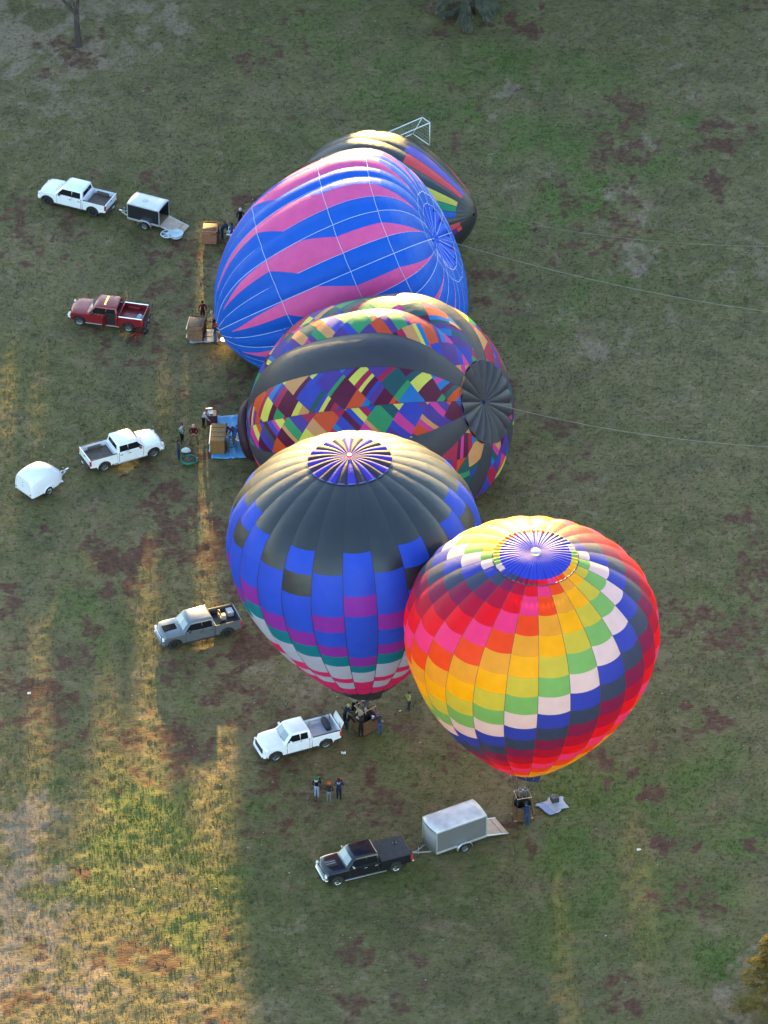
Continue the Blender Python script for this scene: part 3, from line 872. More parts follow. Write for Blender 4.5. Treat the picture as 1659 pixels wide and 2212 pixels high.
# back balloon
LM, LC, LE = lying((610, 452), 1.6, (1024, 463), 4.4, 5.95, 24, -4.0, .08, prof=P_BACK); LE.tau = .15
base = Vector((LM.x, LM.y, 0))
lb = tag(empty('hot_air_balloon', base), 'lying charcoal balloon with a yellow, green and blue wedge, farthest back behind the pink flames', 'balloon')
CORAL = col('coral', 232, 84, 92); LV = col('lavender', 120, 104, 200); LY = col('lemon', 214, 204, 92); LG = col('sea_green', 48, 148, 112); LBL = col('l_blue', 40, 104, 200); LPU = col('l_purple', 96, 62, 140); LO = col('l_orange', 226, 130, 48)
ls = LE.smax
LK = M_K
GC = {7: [(LK, .26), (LV, 1.12), (LK, ls)], 6: [(LK, .26), (CORAL, 1.06), (LK, ls)], 4: [(LK, .28), (LY, 1.06), (LK, ls)], 3: [(LK, .28), (LG, .94), (LK, ls)], 2: [(LK, .28), (LBL, .88), (LK, ls)],
      0: [(LK, .24), (CORAL, .36), (LPU, .56), (LK, ls)], -1: [(LK, .24), (CORAL, .30), (LPU, .48), (LK, ls)], 10: [(LK, .3), (CORAL, 1.0), (LK, ls)], 11: [(LK, .3), (LV, 1.1), (LK, ls)]}
cells = []
for g in range(24):
    t0 = .02
    for (m, t1) in GC.get(g if g < 16 else g - 24, [(LK, ls)]):
        a = t0
        while t1 - a > .5: cells.append((m, [(g, -1, 1, a, -1, 1, a + .4)], g, a + .2)); a += .4
        cells.append((m, [(g, -1, 1, a, -1, 1, t1)], g, (a + t1) / 2)); t0 = t1
envelope_panels(LE, lb, cells)
for g in range(24): world_child(seam(LE, g, DARKTAPE, None, .05, w=.02), lb)

# tether lines from the crowns
def line(p0, p1, sag, label, r=.015):
    q = MB(); n = 40; pts = []
    for i in range(n + 1):
        t = i / n; p = Vector(p0).lerp(Vector(p1), t); p.z -= sag * 4 * t * (1 - t); p.z = max(p.z, gz(p.x, p.y) + .1); pts.append(p)
    q.tube(pts, r, 5); o = q.build('crown_line', ROPE, smooth=True)
    tag(o, label, 'rope', 'crown lines pulled out over the grass')
line(PC + Vector((.3, 0, 0)), G(1800, 690, .5), .9, 'thin pale crown line running right from the blue and pink balloon')
line(QC + Vector((.3, 0, 0)), G(1800, 968, .5), 1.0, 'thin yellowish crown line running right from the patchwork balloon')
line(LC + Vector((.3, 0, 0)), G(1800, 530, .3), 1.0, 'thin crown line running right from the farthest charcoal balloon', .010)
#@@OBJECTS

# ------------------------------------------------------------------ TREES
def leaf_cloud(P, D, L, Wd, seed):
    """P positions, D leaf directions -> quads of length L and width Wd"""
    r = np.random.default_rng(seed); n = len(P)
    D = D / (np.linalg.norm(D, axis=1, keepdims=True) + 1e-9)
    Rv = r.normal(0, 1, (n, 3)); S_ = np.cross(D, Rv); S_ /= (np.linalg.norm(S_, axis=1, keepdims=True) + 1e-9)
    L = L[:, None]; Wd = Wd[:, None]
    A = P - D * L * .5; B = P + S_ * Wd * .5; C = P + D * L * .5; E_ = P - S_ * Wd * .5
    V = np.stack([A, B, C, E_], 1).reshape(-1, 3); return V, np.arange(len(V)).reshape(-1, 4)

def conifer(h, r, n, seed, leaf=.45, droop=.9, lw=.35, layers=14, broad=False):
    rg = np.random.default_rng(seed)
    nb = int(layers * 9)
    bz = rg.uniform(.04, 1, nb) ** .9; ba = rg.uniform(0, 2 * np.pi, nb)
    bl = r * ((1 - bz ** 5) if broad else (1 - bz) ** .75) * rg.uniform(.75, 1.12, nb) + .15
    k = rg.integers(0, nb, n); f = rg.uniform(.15, 1, n) ** .7
    rad = bl[k] * f; sw = rg.normal(0, .11, n) * rad
    x = np.cos(ba[k]) * rad - np.sin(ba[k]) * sw; y = np.sin(ba[k]) * rad + np.cos(ba[k]) * sw
    z = bz[k] * h - droop * .30 * rad * f + rg.normal(0, .06, n) * h / 10 - np.abs(rg.normal(0, .12, n)) * droop
    P = np.stack([x, y, np.maximum(z, .12)], -1)
    D = np.stack([np.cos(ba[k]), np.sin(ba[k]), -droop * np.ones(n)], -1) + rg.normal(0, .35, (n, 3))
    return leaf_cloud(P, D, leaf * rg.uniform(.6, 1.3, n), leaf * lw * rg.uniform(.6, 1.3, n), seed + 1)

def foliage_mat(name, c1, c2):
    m = mat(name, c1, .75, spec=.25, transl=.3, noise=.45, nscale=1.6); return m

BARK = mat('bark', (.05, .038, .034), .9, noise=.4, nscale=6, bump=.8, bscale=12)
def make_tree(name, loc, h, r, n, seed, fm, label, cat='tree', group=None, leaf=.45, droop=.9, trunk_r=.25, lw=.35, mesh=None, broad=False):
    e = tag(empty(name, loc), label, cat, group)
    q = MB(); q.tube([(0, 0, -.1), (.05, 0, h * .4), (0, .05, h * .97)], [trunk_r, trunk_r * .65, .02], 9); q.build('trunk', BARK, e, smooth=True)
    if mesh is None:
        V, F = conifer(h, r, n, seed, leaf, droop, lw, broad=broad); mesh = np_mesh('crown', V, F); mesh.materials.append(fm)
    c = bpy.data.objects.new('crown', mesh); COL.objects.link(c); c.parent = e
    return e, mesh

FARFOL = foliage_mat('dark_fir', (.025, .045, .022), None)
# weeping evergreen in the middle of the top edge
p = G(1012, 30)
make_tree('weeping_spruce', p, 13.0, 2.7, 42000, 5, foliage_mat('grey_green_needles', (.13, .135, .10), None),
          'grey-green weeping evergreen standing in a ring of bare mulch at the top edge', leaf=.5, droop=1.5, lw=.09)
# lower right evergreen, low gold sunlight painted into its needle colour
p = G(1672, 2185)
make_tree('sun_tinted_cypress', p, 7.0, 3.0, 16000, 9, foliage_mat('sun_tinted_needles', (.17, .13, .035), None),
          'feathery evergreen, gold sunlight painted in its needles, poking into the lower right corner', leaf=.32, droop=.25, lw=.16)

# bare tree upper left
def bare_tree(loc):
    e = tag(empty('bare_tree', loc), 'bare leafless tree with a forked grey trunk at the upper left', 'tree')
    R_ = random.Random(3)
    t = MB(); t.tube([(0, 0, -.15), (0, 0, .12), (.02, 0, .6), (-.02, .05, 2.0), (.0, .08, 2.9)], [.50, .36, .27, .22, .21], 10); t.build('trunk', BARK, e, smooth=True)
    def grow(mb, p, d, L, r, depth):
        pts = [p]; q = p.copy(); dd = d.copy(); n = 4
        for i in range(n):
            dd = (dd + Vector((R_.uniform(-.2, .2), R_.uniform(-.2, .2), R_.uniform(-.05, .18)))).normalized(); q = q + dd * L / n; pts.append(q.copy())
        mb.tube(pts, [r * (1 - .45 * i / n) for i in range(n + 1)], 6 if depth > 2 else 4)
        if depth <= 0: return
        for k in range(3 if depth > 1 else 4):
            a = R_.uniform(0, 6.28); b = pts[R_.choice([2, 3, 4])]; nd = (dd * .8 + Vector((math.cos(a), math.sin(a), R_.uniform(0, .4))) * .75).normalized()
            grow(mb, b, nd, L * R_.uniform(.6, .8), r * .5, depth - 1)
    for d, L, r in ((Vector((-.62, .1, .8)), 3.2, .15), (Vector((.25, .3, 1)), 3.4, .17), (Vector((.02, -.45, .9)), 2.6, .08)):
        mb = MB(); grow(mb, Vector((0, .07, 2.8)), d.normalized(), L, r, 4); mb.build('limb', BARK, e, smooth=True)
    # papery dead leaves and twigs hanging on
    rg = np.random.default_rng(4); n = 5000
    a = rg.uniform(0, 6.28, n); rr = rg.uniform(0, 1, n) ** .6 * 4.4; z = rg.uniform(3.6, 9.5, n)
    P = np.stack([np.cos(a) * rr, np.sin(a) * rr, z], -1); D = rg.normal(0, 1, (n, 3)); V, F = leaf_cloud(P, D, rg.uniform(.15, .5, n), np.full(n, .02), 6)
    me = np_mesh('twigs', V, F); me.materials.append(mat('twig', (.16, .11, .09), .9)); o = bpy.data.objects.new('twigs', me); COL.objects.link(o); o.parent = e; o['kind'] = 'stuff'
bare_tree(G(168, 98))

# unseen trees added beyond the top edge, sized and spaced to shade the field
R_ = random.Random(11); far_mesh = {}
SH = []
for gx, h, br in ([(g, 17.6 + R_.uniform(-.8, .8), g % 3 > 0) for g in (-40, -37, -34, -31, -28.6)] + [(-26.0, 19.4, False), (-23.8, 18.6, False), (-21.6, 19.0, False), (-19.7, 16.6, True), (-17.0, 16.3, True), (-13.3, 17.4, True)]
                  + [(-8.3, 21.6, True), (-5.7, 21.2, True), (-3.0, 19.2, True), (-.3, 16.6, True), (2.4, 16.0, True), (5.1, 16.2, True), (7.8, 16.8, True)] + [(10.0 + 2.2 * k, 23.6 + R_.uniform(-.3, .8), True) for k in range(18)]):
    SH.append((gx - 5.2, h, br))
NL = len(SH)
for k in range(20): SH.append((-45.0 + 3.1 * k, 9.0 + R_.uniform(-1, 1), True))  # second unseen row, added to stop light leaking through the low gaps
for i, (x, h, br) in enumerate(SH):
    k = (i % 3, br)
    e, me = make_tree('shade_tree', (x, (409 + (i % 2) * 4 if i < NL else 420) + R_.uniform(-1, 1), 0), 20.0, 2.9 if br else 1.9, 8500 if br else 4500, 30 + i % 3 + (0 if br else 10), FARFOL,
                      'tall dark shade tree added unseen beyond the top edge of the field' if i < NL else 'low broad tree added unseen behind the tall row to block light', group='row of added shade trees beyond the field' if i < NL else 'low added shade trees behind the tall row', leaf=1.25, droop=.8, lw=.65, mesh=far_mesh.get(k), broad=br)
    far_mesh[k] = me
    s_ = h / 20.0; e.scale = ((.78, 1.0, s_) if abs(x + 18.5) < .3 else (1.0, 1.0, s_)); e.rotation_euler[2] = R_.choice([0, math.pi])  # one crown narrowed to shape a rounded shadow

# ------------------------------------------------------------------ VEHICLES
GLASS = mat('tinted_glass', (.008, .009, .012), .12, spec=.35)
GLASS_L = mat('windscreen_glass', (.10, .13, .17), .08, spec=1.0, coat=1.0)
RUBBER = mat('tyre_rubber', (.018, .018, .02), .85)
CHROME = mat('chrome', (.75, .76, .78), .12, metal=1.0)
DARKP = mat('black_trim', (.02, .02, .022), .55)
LAMP_R = mat('red_lens', (.45, .02, .02), .2, coat=.5)
LAMP_W = mat('clear_lens', (.75, .75, .72), .12, coat=.8)
LAMP_A = mat('amber_lens', (.9, .45, .05), .25, emit=((1.0, .6, .1), .7))  # the glow stands in for sun reflected on the roof lamps

def quad_panel(name, pts, m, parent, off=.006, thick=.0):
    """flat polygon pushed off along its normal"""
    P = [Vector(p) for p in pts]; n = (P[1] - P[0]).cross(P[2] - P[0]).normalized()
    V = [p + n * off for p in P]; V += [p - n * .02 for p in P]; k = len(P)
    F = [tuple(range(k))] + [(i, i + k, (i + 1) % k + k, (i + 1) % k) for i in range(k)]
    return mesh_obj(name, V, F, m, parent, smooth=False)

def profile_solid(prof, ys, fn, mats, archidx=None):
    """prof: closed xz outline; extruded across the y stations; archidx: outline edges that get material 1"""
    V = []; n = len(prof); F = []; I = []
    for y in ys:
        for (x, z) in prof: V.append(fn(x, y, z))
    for k in range(len(ys) - 1):
        for j in range(n):
            F.append((k * n + j, k * n + (j + 1) % n, (k + 1) * n + (j + 1) % n, (k + 1) * n + j)); I.append(1 if archidx and j in archidx else 0)
    F.append(tuple(range(n - 1, -1, -1))); I.append(0); F.append(tuple((len(ys) - 1) * n + j for j in range(n))); I.append(0)
    return V, F, I

def arch(cx, r, cz=.41, n=10, rev=False):
    a = [(cx - r * math.cos(t), cz + r * math.sin(t)) for t in np.linspace(-.12, math.pi + .12, n)]
    return a if not rev else a[::-1]

def make_wheel(parent, x, y, R=.41, side=1, rimcol=None, spokes=6, w=.27):
    Mx = Matrix.Rotation(math.radians(90) * -side, 3, 'X')
    rim = rimcol or STEEL
    t = MB(); t.lathe([(R * .62, -w / 2), (R * .9, -w / 2), (R, -w / 2 + .05), (R, w / 2 - .05), (R * .9, w / 2), (R * .62, w / 2 - .01)], 24, Mx)
    wh = empty('wheel'); wh.parent = parent; wh.location = (x, y, R)
    t.build('tyre', RUBBER, wh)
    r = MB(); r.lathe([(R * .66, w / 2 - .015), (R * .60, w / 2 - .03), (R * .58, -.02), (0, -.02)], 24, Mx)
    r.lathe([(0, w / 2 - .02), (R * .17, w / 2 - .03), (R * .17, 0)], 10, Mx)
    r.cur = 0
    for k in range(spokes):
        a = 2 * math.pi * k / spokes; c, s_ = math.cos(a), math.sin(a)
        pts = []
        for (rr, ww) in ((R * .12, .05), (R * .60, .035)):
            for sg in (-1, 1): pts.append(Vector((c * rr - s_ * ww * sg, s_ * rr + c * ww * sg, w / 2 - .035)))
        lo = [p - Vector((0, 0, .05)) for p in pts]; V = [Mx @ p for p in pts + lo]
        r.add(V, [(0, 1, 3, 2), (0, 4, 5, 1), (2, 3, 7, 6), (0, 2, 6, 4), (1, 5, 7, 3)])
    r.build('rim', rim, wh)
    d = MB(); d.lathe([(R * .57, -.025), (0, -.025)], 20, Mx); d.build('brake_disc', DARKP, wh)
    return wh

def pickup(near_front, near_rear, near_side, paint, label, wb=3.74, rim=None, cab='crew', bed_len=1.75, trim='body', tail_open=False, tonneau=False, bedcol=None,
           hood_scoop=False, roof_lamps=None, rails=False, door_open=False, steps=False, flares=False, dark_lower=False, bumper=None, name='pickup_truck'):
    """near_front/near_rear: photo positions of the two wheel hubs nearest the camera; near_side +1 left, -1 right of the truck"""
    a = G(*near_front, .41); b = G(*near_rear, .41)
    d = (a - b); d.z = 0; ang = math.atan2(d.y, d.x); d.normalize()
    left = Vector((-d.y, d.x, 0)); mid = (a + b) / 2; mid.z = 0
    org = mid - left * near_side * .84
    e = tag(empty(name, (org.x, org.y, gz(org.x, org.y) - .01 if False else -.03), ang), label, 'pickup truck')
    W = 1.0
    xf, xr = wb / 2, -wb / 2
    xt = xr - 1.08; xb = xt + bed_len + .1; nose = xf + .82
    cow = xf - .58
    hz = 1.14
    yst = [-W, -W * .97, -W * .8, -W * .4, 0, W * .4, W * .8, W * .97, W]
    def fn(x, y, z):
        t = max(0, (x - xf + .1) / .92); yy = y * (1 - .10 * min(t, 1.1) ** 2.2)
        zz = z
        ed = abs(y) / W
        if z > .95: zz -= .10 * max(0, ed - .72) ** 1.3 / .28
        if z > 1.0 and x > cow - .1: zz += .025 * math.cos(y * 1.5) - .015 * (1 if .25 < abs(y) < .55 else 0)
        xx = x - (.16 * ed ** 3 if x > xf + .55 else 0)
        if z < .8: yy *= 1 - .02
        elif z < 1.0: yy *= 1.005
        return (xx, yy, zz)
    prof = [(xb + .02, .42), (xb + .02, 1.22), (cow - .6, 1.24), (cow, 1.23), (cow + .15, 1.225), (xf + .2, 1.20), (xf + .55, 1.16), (nose - .12, 1.09), (nose, .96), (nose, .62), (nose - .05, .50)]
    k0 = len(prof); ar = arch(xf, .50, rev=False)[::-1]; prof += ar; k1 = len(prof) - 1; prof += [(xf - .62, .40)]
    lower = DARKP if dark_lower else paint
    V, F, I = profile_solid(prof, yst, fn, None, set(range(k0 - 1, k1 + 1)))
    body = mesh_obj('body', V, F, [paint, DARKP], e, idx=I, sharp=30)
    bv = body.modifiers.new('bevel', 'BEVEL'); bv.width = .035; bv.segments = 2; bv.limit_method = 'ANGLE'; bv.angle_limit = math.radians(40)
    # cab
    rl = cow - .62; rr_ = xb + .12; z0 = 1.2; z1 = 1.86
    rings = []
    for (z, x0, x1, w) in ((z0, xb + .03, cow + .02, .955), (1.34, xb + .05, cow - .14, .915), (z1 - .10, rr_ - .02, rl + .10, .80), (z1 - .02, rr_ + .03, rl - .02, .745), (z1 + .015, rr_ + .12, rl - .14, .62)):
        rings.append([(x0, -w, z), (x1 - .10, -w, z), (x1, -w * .80, z), (x1 + .03, 0, z), (x1, w * .80, z), (x1 - .10, w, z), (x0, w, z), (x0, 0, z)])
    V = [p for r in rings for p in r]; n = 8; F = [(k * n + j, k * n + (j + 1) % n, (k + 1) * n + (j + 1) % n, (k + 1) * n + j) for k in range(4) for j in range(n)]
    F.append(tuple(4 * n + j for j in range(n)))
    cabo = mesh_obj('cab', V, F, paint, e, sharp=32)
    bv = cabo.modifiers.new('bevel', 'BEVEL'); bv.width = .03; bv.segments = 2; bv.limit_method = 'ANGLE'; bv.angle_limit = math.radians(25)
    # windscreen: three facets joined in one mesh
    def ws(y0, y1):
        def P(z, f):
            t = (z - 1.34) / (z1 - .10 - 1.34); x = (cow - .14) + ((rl + .10) - (cow - .14)) * t; w = .915 + (.80 - .915) * t
            return (x + (.03 * (1 - abs(f))) + .012, w * .80 * f, z)
        return [P(1.30, y0), P(1.30, y1), P(z1 - .13, y1), P(z1 - .13, y0)]
    wsm = MB()
    for y0, y1 in ((-1, 0), (0, 1)): wsm.add(ws(y0, y1), [(0, 1, 2, 3)])
    wsm.build('windscreen', GLASS_L, e, smooth=True)
    wp = MB()
    for s_ in (-.35, .2): wp.tube([(cow + .0, s_ + .45, 1.33), (cow - .04, s_ - .1, 1.36)], .012, 4)
    wp.build('wiper', DARKP, e)
    # rear window
    rw = MB(); xx0 = xb + .05; t_ = lambda z: xx0 + (rr_ - .02 - xx0) * (z - 1.34) / (z1 - .1 - 1.34) - .012
    rw.add([(t_(1.36), .72, 1.36), (t_(1.36), -.72, 1.36), (t_(z1 - .16), -.62, z1 - .16), (t_(z1 - .16), .62, z1 - .16)], [(0, 1, 2, 3)]); rw.build('rear_window', GLASS, e)
    # side windows and doors
    cab_len = cow - xb
    if cab == 'crew': splits = [(xb + .24, xb + .24 + (cab_len - .95) * .47), (xb + .30 + (cab_len - .95) * .47, cow - .42)]
    else: splits = [(xb + .30, xb + .78), (xb + .86, cow - .42)]
    for s_ in (-1, 1):
        for i, (x0, x1) in enumerate(splits):
            wy = lambda z: (.915 + (.80 - .915) * (z - 1.34) / (z1 - .1 - 1.34) + .010) * s_
            zt = z1 - .15
            fx = x1 + (.16 if i == 1 else 0); tx = x1 - (.22 if i == 1 else 0)
            P = [(x0 - .04, wy(1.27), 1.27), (fx + .03, wy(1.27), 1.27), (tx, wy(zt), zt), (x0 - .01, wy(zt), zt)]
            if s_ > 0: P = P[::-1]
            q = MB(); q.add(P, [(0, 1, 2, 3)]); q.build('side_window', GLASS, e)
            # door skin, slightly proud
            dx0, dx1 = x0 - .10, (fx + .03 if i == 1 else x1 + .03)
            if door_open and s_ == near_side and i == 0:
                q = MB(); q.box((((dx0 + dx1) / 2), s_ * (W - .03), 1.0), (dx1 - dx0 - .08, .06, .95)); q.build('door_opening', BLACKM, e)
                q = MB(); q.box((0, 0, 0), (.06, .62, .62)); q.box((0, -.0 * s_, .48), (.05, .60, .36)); dd = q.build('door', paint, e, bevel=.02, loc=(dx1 + .02, s_ * (W + .32), .80)); dd.rotation_euler = (0, 0, math.radians(-14 * s_))
                continue
            q = MB(); y = s_ * (W + .004); q.box(((dx0 + dx1) / 2, s_ * (W - .005), .86), (dx1 - dx0, .03, .70)); dr = q.build('door', paint, e, bevel=.012)
            for xx in (dx0 - .006, dx1 + .006):
                g_ = MB(); g_.box((xx, s_ * (W - .012), .87), (.028, .036, .76)); g_.build('door_gap', DARKP, dr)
            h_ = MB(); h_.box((dx0 + .16, s_ * (W + .025), 1.06), (.20, .03, .045)); h_.build('handle', CHROME if trim == 'chrome' else (DARKP if trim == 'dark' else paint), dr, bevel=.01)
        q = MB(); q.box((cow - .48, s_ * 1.09, 1.36), (.14, .24, .17)); q.box((cow - .46, s_ * .98, 1.28), (.06, .12, .05)); q.build('mirror', paint if trim == 'body' else (CHROME if trim == 'chrome' else DARKP), e, bevel=.03)
    # bed
    bz = .80; th = .07; top = 1.24
    for s_ in (-1, 1):
        pr = [(xt, .62), (xt, top), (xb - .01, top), (xb - .01, .45), (xr + .60, .45)]
        k0 = len(pr); pr += arch(xr, .50)[::-1]; k1 = len(pr) - 1; pr += [(xr - .6, .55)]
        ys = [s_ * (W - th), s_ * (W - .005)]
        V, F, I = profile_solid(pr, ys, lambda x, y, z: (x, y, z), None, set(range(k0, k1)))
        if s_ < 0: F = [f[::-1] for f in F]
        o = mesh_obj('bed_side', V, F, [paint, DARKP], e, idx=I, sharp=30)
        bv = o.modifiers.new('bevel', 'BEVEL'); bv.width = .02; bv.segments = 2; bv.limit_method = 'ANGLE'
        q = MB(); q.box(((xt + xb) / 2, s_ * (W - .045), top + .012), (bed_len + .02, .10, .03)); q.build('bed_rail', CHROME if rails else (DARKP if not tonneau else DARKP), e, bevel=.008)
        q = MB(); q.box((xr, s_ * (W - .18), bz + .12), (.95, .22, .26)); q.build('wheel_well', bedcol or DARKP, e, bevel=.03)
        # arch liners
        for xx in (xf, xr):
            q = MB(); q.box((xx, s_ * .62, .56), (.86, .5, .36)); q.build('arch_liner', BLACKM, e)
            if flares:
                q = MB(); q.tube([(p_[0], s_ * (W + .01), p_[1]) for p_ in arch(xx, .51)], .035, 6); q.build('wheel_flare', DARKP, e)
    q = MB(); q.box(((xt + xb) / 2, 0, bz - .04), (bed_len, 1.86, .08))
    for k in range(9): q.box(((xt + xb) / 2, -.72 + k * .18, bz + .008), (bed_len - .1, .07, .02))
    q.build('bed_floor', bedcol or DARKP, e)
    q = MB(); q.box((xb - .04, 0, 1.0), (.07, 1.86, .48)); q.build('bed_front', paint, e, bevel=.01)
    if tail_open == 'down':
        q = MB(); q.box((xt - .28, 0, .80), (.54, 1.78, .06)); q.build('tailgate', paint, e, bevel=.015)
    else:
        q = MB(); q.box((xt + .03, 0, .98), (.07, 1.84, .54)); tg = q.build('tailgate', paint if tail_open != 'grey' else mat('galvanised', (.55, .55, .55), .5), e, bevel=.015)
        q = MB(); q.box((xt - .012, 0, 1.1), (.03, .25, .06)); q.build('latch', DARKP, tg)
    if tonneau:
        q = MB(); q.box(((xt + xb) / 2, 0, top + .045), (bed_len + .04, 1.94, .05))
        for k in range(3): q.box((xt + .3 + k * bed_len / 3.2, 0, top + .075), (.05, 1.9, .015))
        q.build('bed_cover', mat('vinyl_cover', (.035, .035, .04), .55, noise=.3, nscale=5), e, bevel=.015)
    # bumpers, lamps, grille
    bm_ = bumper or (CHROME if trim == 'chrome' else paint)
    q = MB(); q.box((nose + .02, 0, .56), (.20, 1.50, .24)); q.box((nose - .10, .83, .56), (.22, .24, .23), Matrix.Rotation(-.45, 3, 'Z')); q.box((nose - .10, -.83, .56), (.22, .24, .23), Matrix.Rotation(.45, 3, 'Z'))
    q.build('front_bumper', bm_, e, bevel=.04)
    q = MB(); q.box((nose - .0, 0, .84), (.08, 1.16, .32))
    q.build('grille', DARKP, e, bevel=.02)
    if trim == 'chrome' or hood_scoop:
        q = MB()
        for zz in (.98, .84, .71): q.box((nose + .03, 0, zz), (.05, 1.30, .04))
        q.build('grille_bar', CHROME, e, bevel=.01)
    for s_ in (-1, 1):
        q = MB(); q.box((nose - .09, s_ * .74, .88), (.16, .30, .20), Matrix.Rotation(-.35 * s_, 3, 'Z')); q.build('headlight', LAMP_W, e, bevel=.03)
        q = MB(); q.box((xt + .03, s_ * (W - .04), 1.0), (.14, .12, .40)); q.build('tail_light', LAMP_R, e, bevel=.02)
    q = MB(); q.box((xt - .10, 0, .56), (.18, 1.85, .16)); q.build('rear_bumper', CHROME if trim == 'chrome' else DARKP, e, bevel=.03)
    q = MB(); q.box((xt - .22, 0, .44), (.25, .07, .07)); q.build('tow_hitch', DARKP, e)
    q = MB(); q.box((xt - .195, 0, .60), (.01, .30, .12)); q.build('number_plate', mat('plate_white', (.7, .7, .68), .5), e)
    for s_ in (-1, 1):
        q = MB(); q.box(((xf + xr) / 2 + .1, s_ * .98, .40), (wb - 1.15, .14, .05)); q.build('running_board', STEEL if steps else DARKP, e, bevel=.015)
    q = MB(); q.box((0, 0, .40), (wb + 1.2, 1.3, .22)); q.build('chassis', BLACKM, e)
    if hood_scoop:
        q = MB(); q.box((xf + .05, 0, 1.225 if hood_scoop == 'dark' else 1.23), (.95, .62, .06) if hood_scoop == 'dark' else (.75, .55, .10)); hs = q.build('hood_scoop', mat('dark_panel', (.012, .012, .014), .9, spec=.1) if hood_scoop == 'dark' else paint, e, bevel=.03)
        if hood_scoop == 'chrome':
            for s_ in (-1, 1):
                q = MB(); q.box((xf + .15, s_ * .10, 1.29), (.70, .09, .02)); q.build('scoop_trim', CHROME, hs)
    if roof_lamps:
        for k in range(5):
            q = MB(); q.box((roof_lamps[0], (k - 2) * .24, z1 + .03), (.12, .09, .05)); q.build('roof_lamp', LAMP_A, e, bevel=.015)
    for x in (xf, xr):
        for s_ in (-1, 1): make_wheel(e, x, s_ * .84, .41, s_, rim)
    if tail_open == 'bedgate' : pass
    e['dims'] = 0
    del e['dims']
    return e, dict(xf=xf, xr=xr, xt=xt, xb=xb, nose=nose, cow=cow, bz=bz)

def paint(name, c, rough=.28, metal=0.0): return mat('paint_' + name, c, rough, metal=metal, spec=.5, coat=.3, noise=.05, nscale=2)
WP = paint('white', (.74, .76, .80)); WP2 = paint('bright_white', (.78, .79, .82))
RP = paint('red', (.20, .008, .014), .4); SP = paint('silver', (.13, .148, .168), .3, .3); KP_ = paint('black', (.012, .011, .014), .2)
BROWNBED = mat('brown_bed', (.11, .075, .06), .6, noise=.25, nscale=3)
t1, d1 = pickup((103, 431), (203, 456), 1, WP, 'white crew-cab pickup with black wheels towing the black and silver trailer, at the upper left', rim=BLACKM, bed_len=1.80, flares=True, trim='dark', bedcol=BROWNBED)
t2, d2 = pickup((172, 691), (278, 705), 1, RP, 'dark red pickup with a rear door open, amber roof lamps and its tailgate down', wb=3.68, bed_len=1.75, rails=True, door_open=True, steps=True, trim='dark', roof_lamps=(-.02,), tail_open=False, bumper=CHROME, bedcol=RP)
t3, d3 = pickup((331, 975.5), (224, 1006), -1, WP2, 'white crew-cab pickup with a brown bed, hitched to the rounded white trailer', wb=3.79, bed_len=2.0, steps=True, trim='dark', bedcol=BROWNBED, roof_lamps=(.25,))
t4, d4 = pickup((377.5, 1390), (488, 1365), 1, SP, 'silver-grey pickup with a black hood panel and gear in its open bed', wb=3.74, rim=BLACKM, bed_len=1.80, trim='dark', hood_scoop='dark', flares=True)
t5, d5 = pickup((595, 1632), (702, 1604), 1, WP2, 'white double-cab pickup parked by the basket of the charcoal and blue balloon', wb=3.56, cab='ext', bed_len=1.95, trim='body', steps=False, bedcol=mat('light_bed', (.55, .55, .60), .5))
t6, d6 = pickup((730, 1901), (853, 1871), 1, KP_, 'black heavy-duty pickup with a covered bed and chrome bumper hitched to the grey trailer', wb=4.0, rim=CHROME, bed_len=2.05, trim='chrome', hood_scoop='chrome', tonneau=True, steps=True)

def local(e, x, y, z):
    c, s_ = math.cos(e.rotation_euler.z), math.sin(e.rotation_euler.z)
    return Vector((e.location.x + c * x - s_ * y, e.location.y + s_ * x + c * y, e.location.z + z))

# loads standing in the beds
def thing_box(name, loc, rz, dims, m, label, cat, bevel=.03):
    q = MB(); q.box((0, 0, dims[2] / 2), dims); o = q.build(name, m, bevel=bevel, loc=loc, rz=rz); tag(o, label, cat); return o
bx = (d4['xt'] + d4['xb']) / 2
e = tag(empty('inflator_fan', local(t4, bx + .35, .1, d4['bz'] + .03), t4.rotation_euler.z), 'petrol inflator fan standing in the bed of the silver pickup', 'fan')
q = MB(); q.tube([(0, .42 * math.cos(a), .5 + .42 * math.sin(a)) for a in np.linspace(0, 2 * math.pi, 20)[:-1]], .03, 6, closed=True); q.build('fan_ring', mat('fan_orange', (.35, .16, .03), .5), e)
q = MB()
for k in range(4):
    a = k * math.pi / 2; q.box((0, .2 * math.cos(a), .5 + .2 * math.sin(a)), (.03, .36, .08), Matrix.Rotation(a, 3, 'X'))
q.build('blade', STEEL, e)
q = MB(); q.box((-.25, 0, .35), (.35, .35, .4)); q.build('engine', mat('engine_grey', (.35, .33, .28), .5), e, bevel=.03)
q = MB(); q.box((0, 0, .04), (.8, .7, .06)); q.build('base_frame', DARKP, e)
thing_box('storage_bin', local(t4, bx - .55, -.45, d4['bz'] + .03), t4.rotation_euler.z, (.45, .6, .35), mat('bin_grey', (.35, .37, .4), .6), 'grey storage bin in the rear corner of the silver pickup bed', 'bin')
bx = (d5['xt'] + d5['xb']) / 2
e = tag(empty('duffel_bag', local(t5, bx - .45, -.25, d5['bz'] + .03), t5.rotation_euler.z), 'dark canvas bag slumped in the bed of the white double-cab pickup', 'bag')
q = MB(); q.lathe([(0, -.55), (.2, -.5), (.25, -.2), (.24, .3), (.18, .5), (0, .55)], 12, Matrix.Rotation(math.radians(80), 3, 'X'), (0, 0, .24)); q.build('bag_body', mat('dark_canvas', (.03, .035, .045), .8, bump=.5, bscale=8), e)
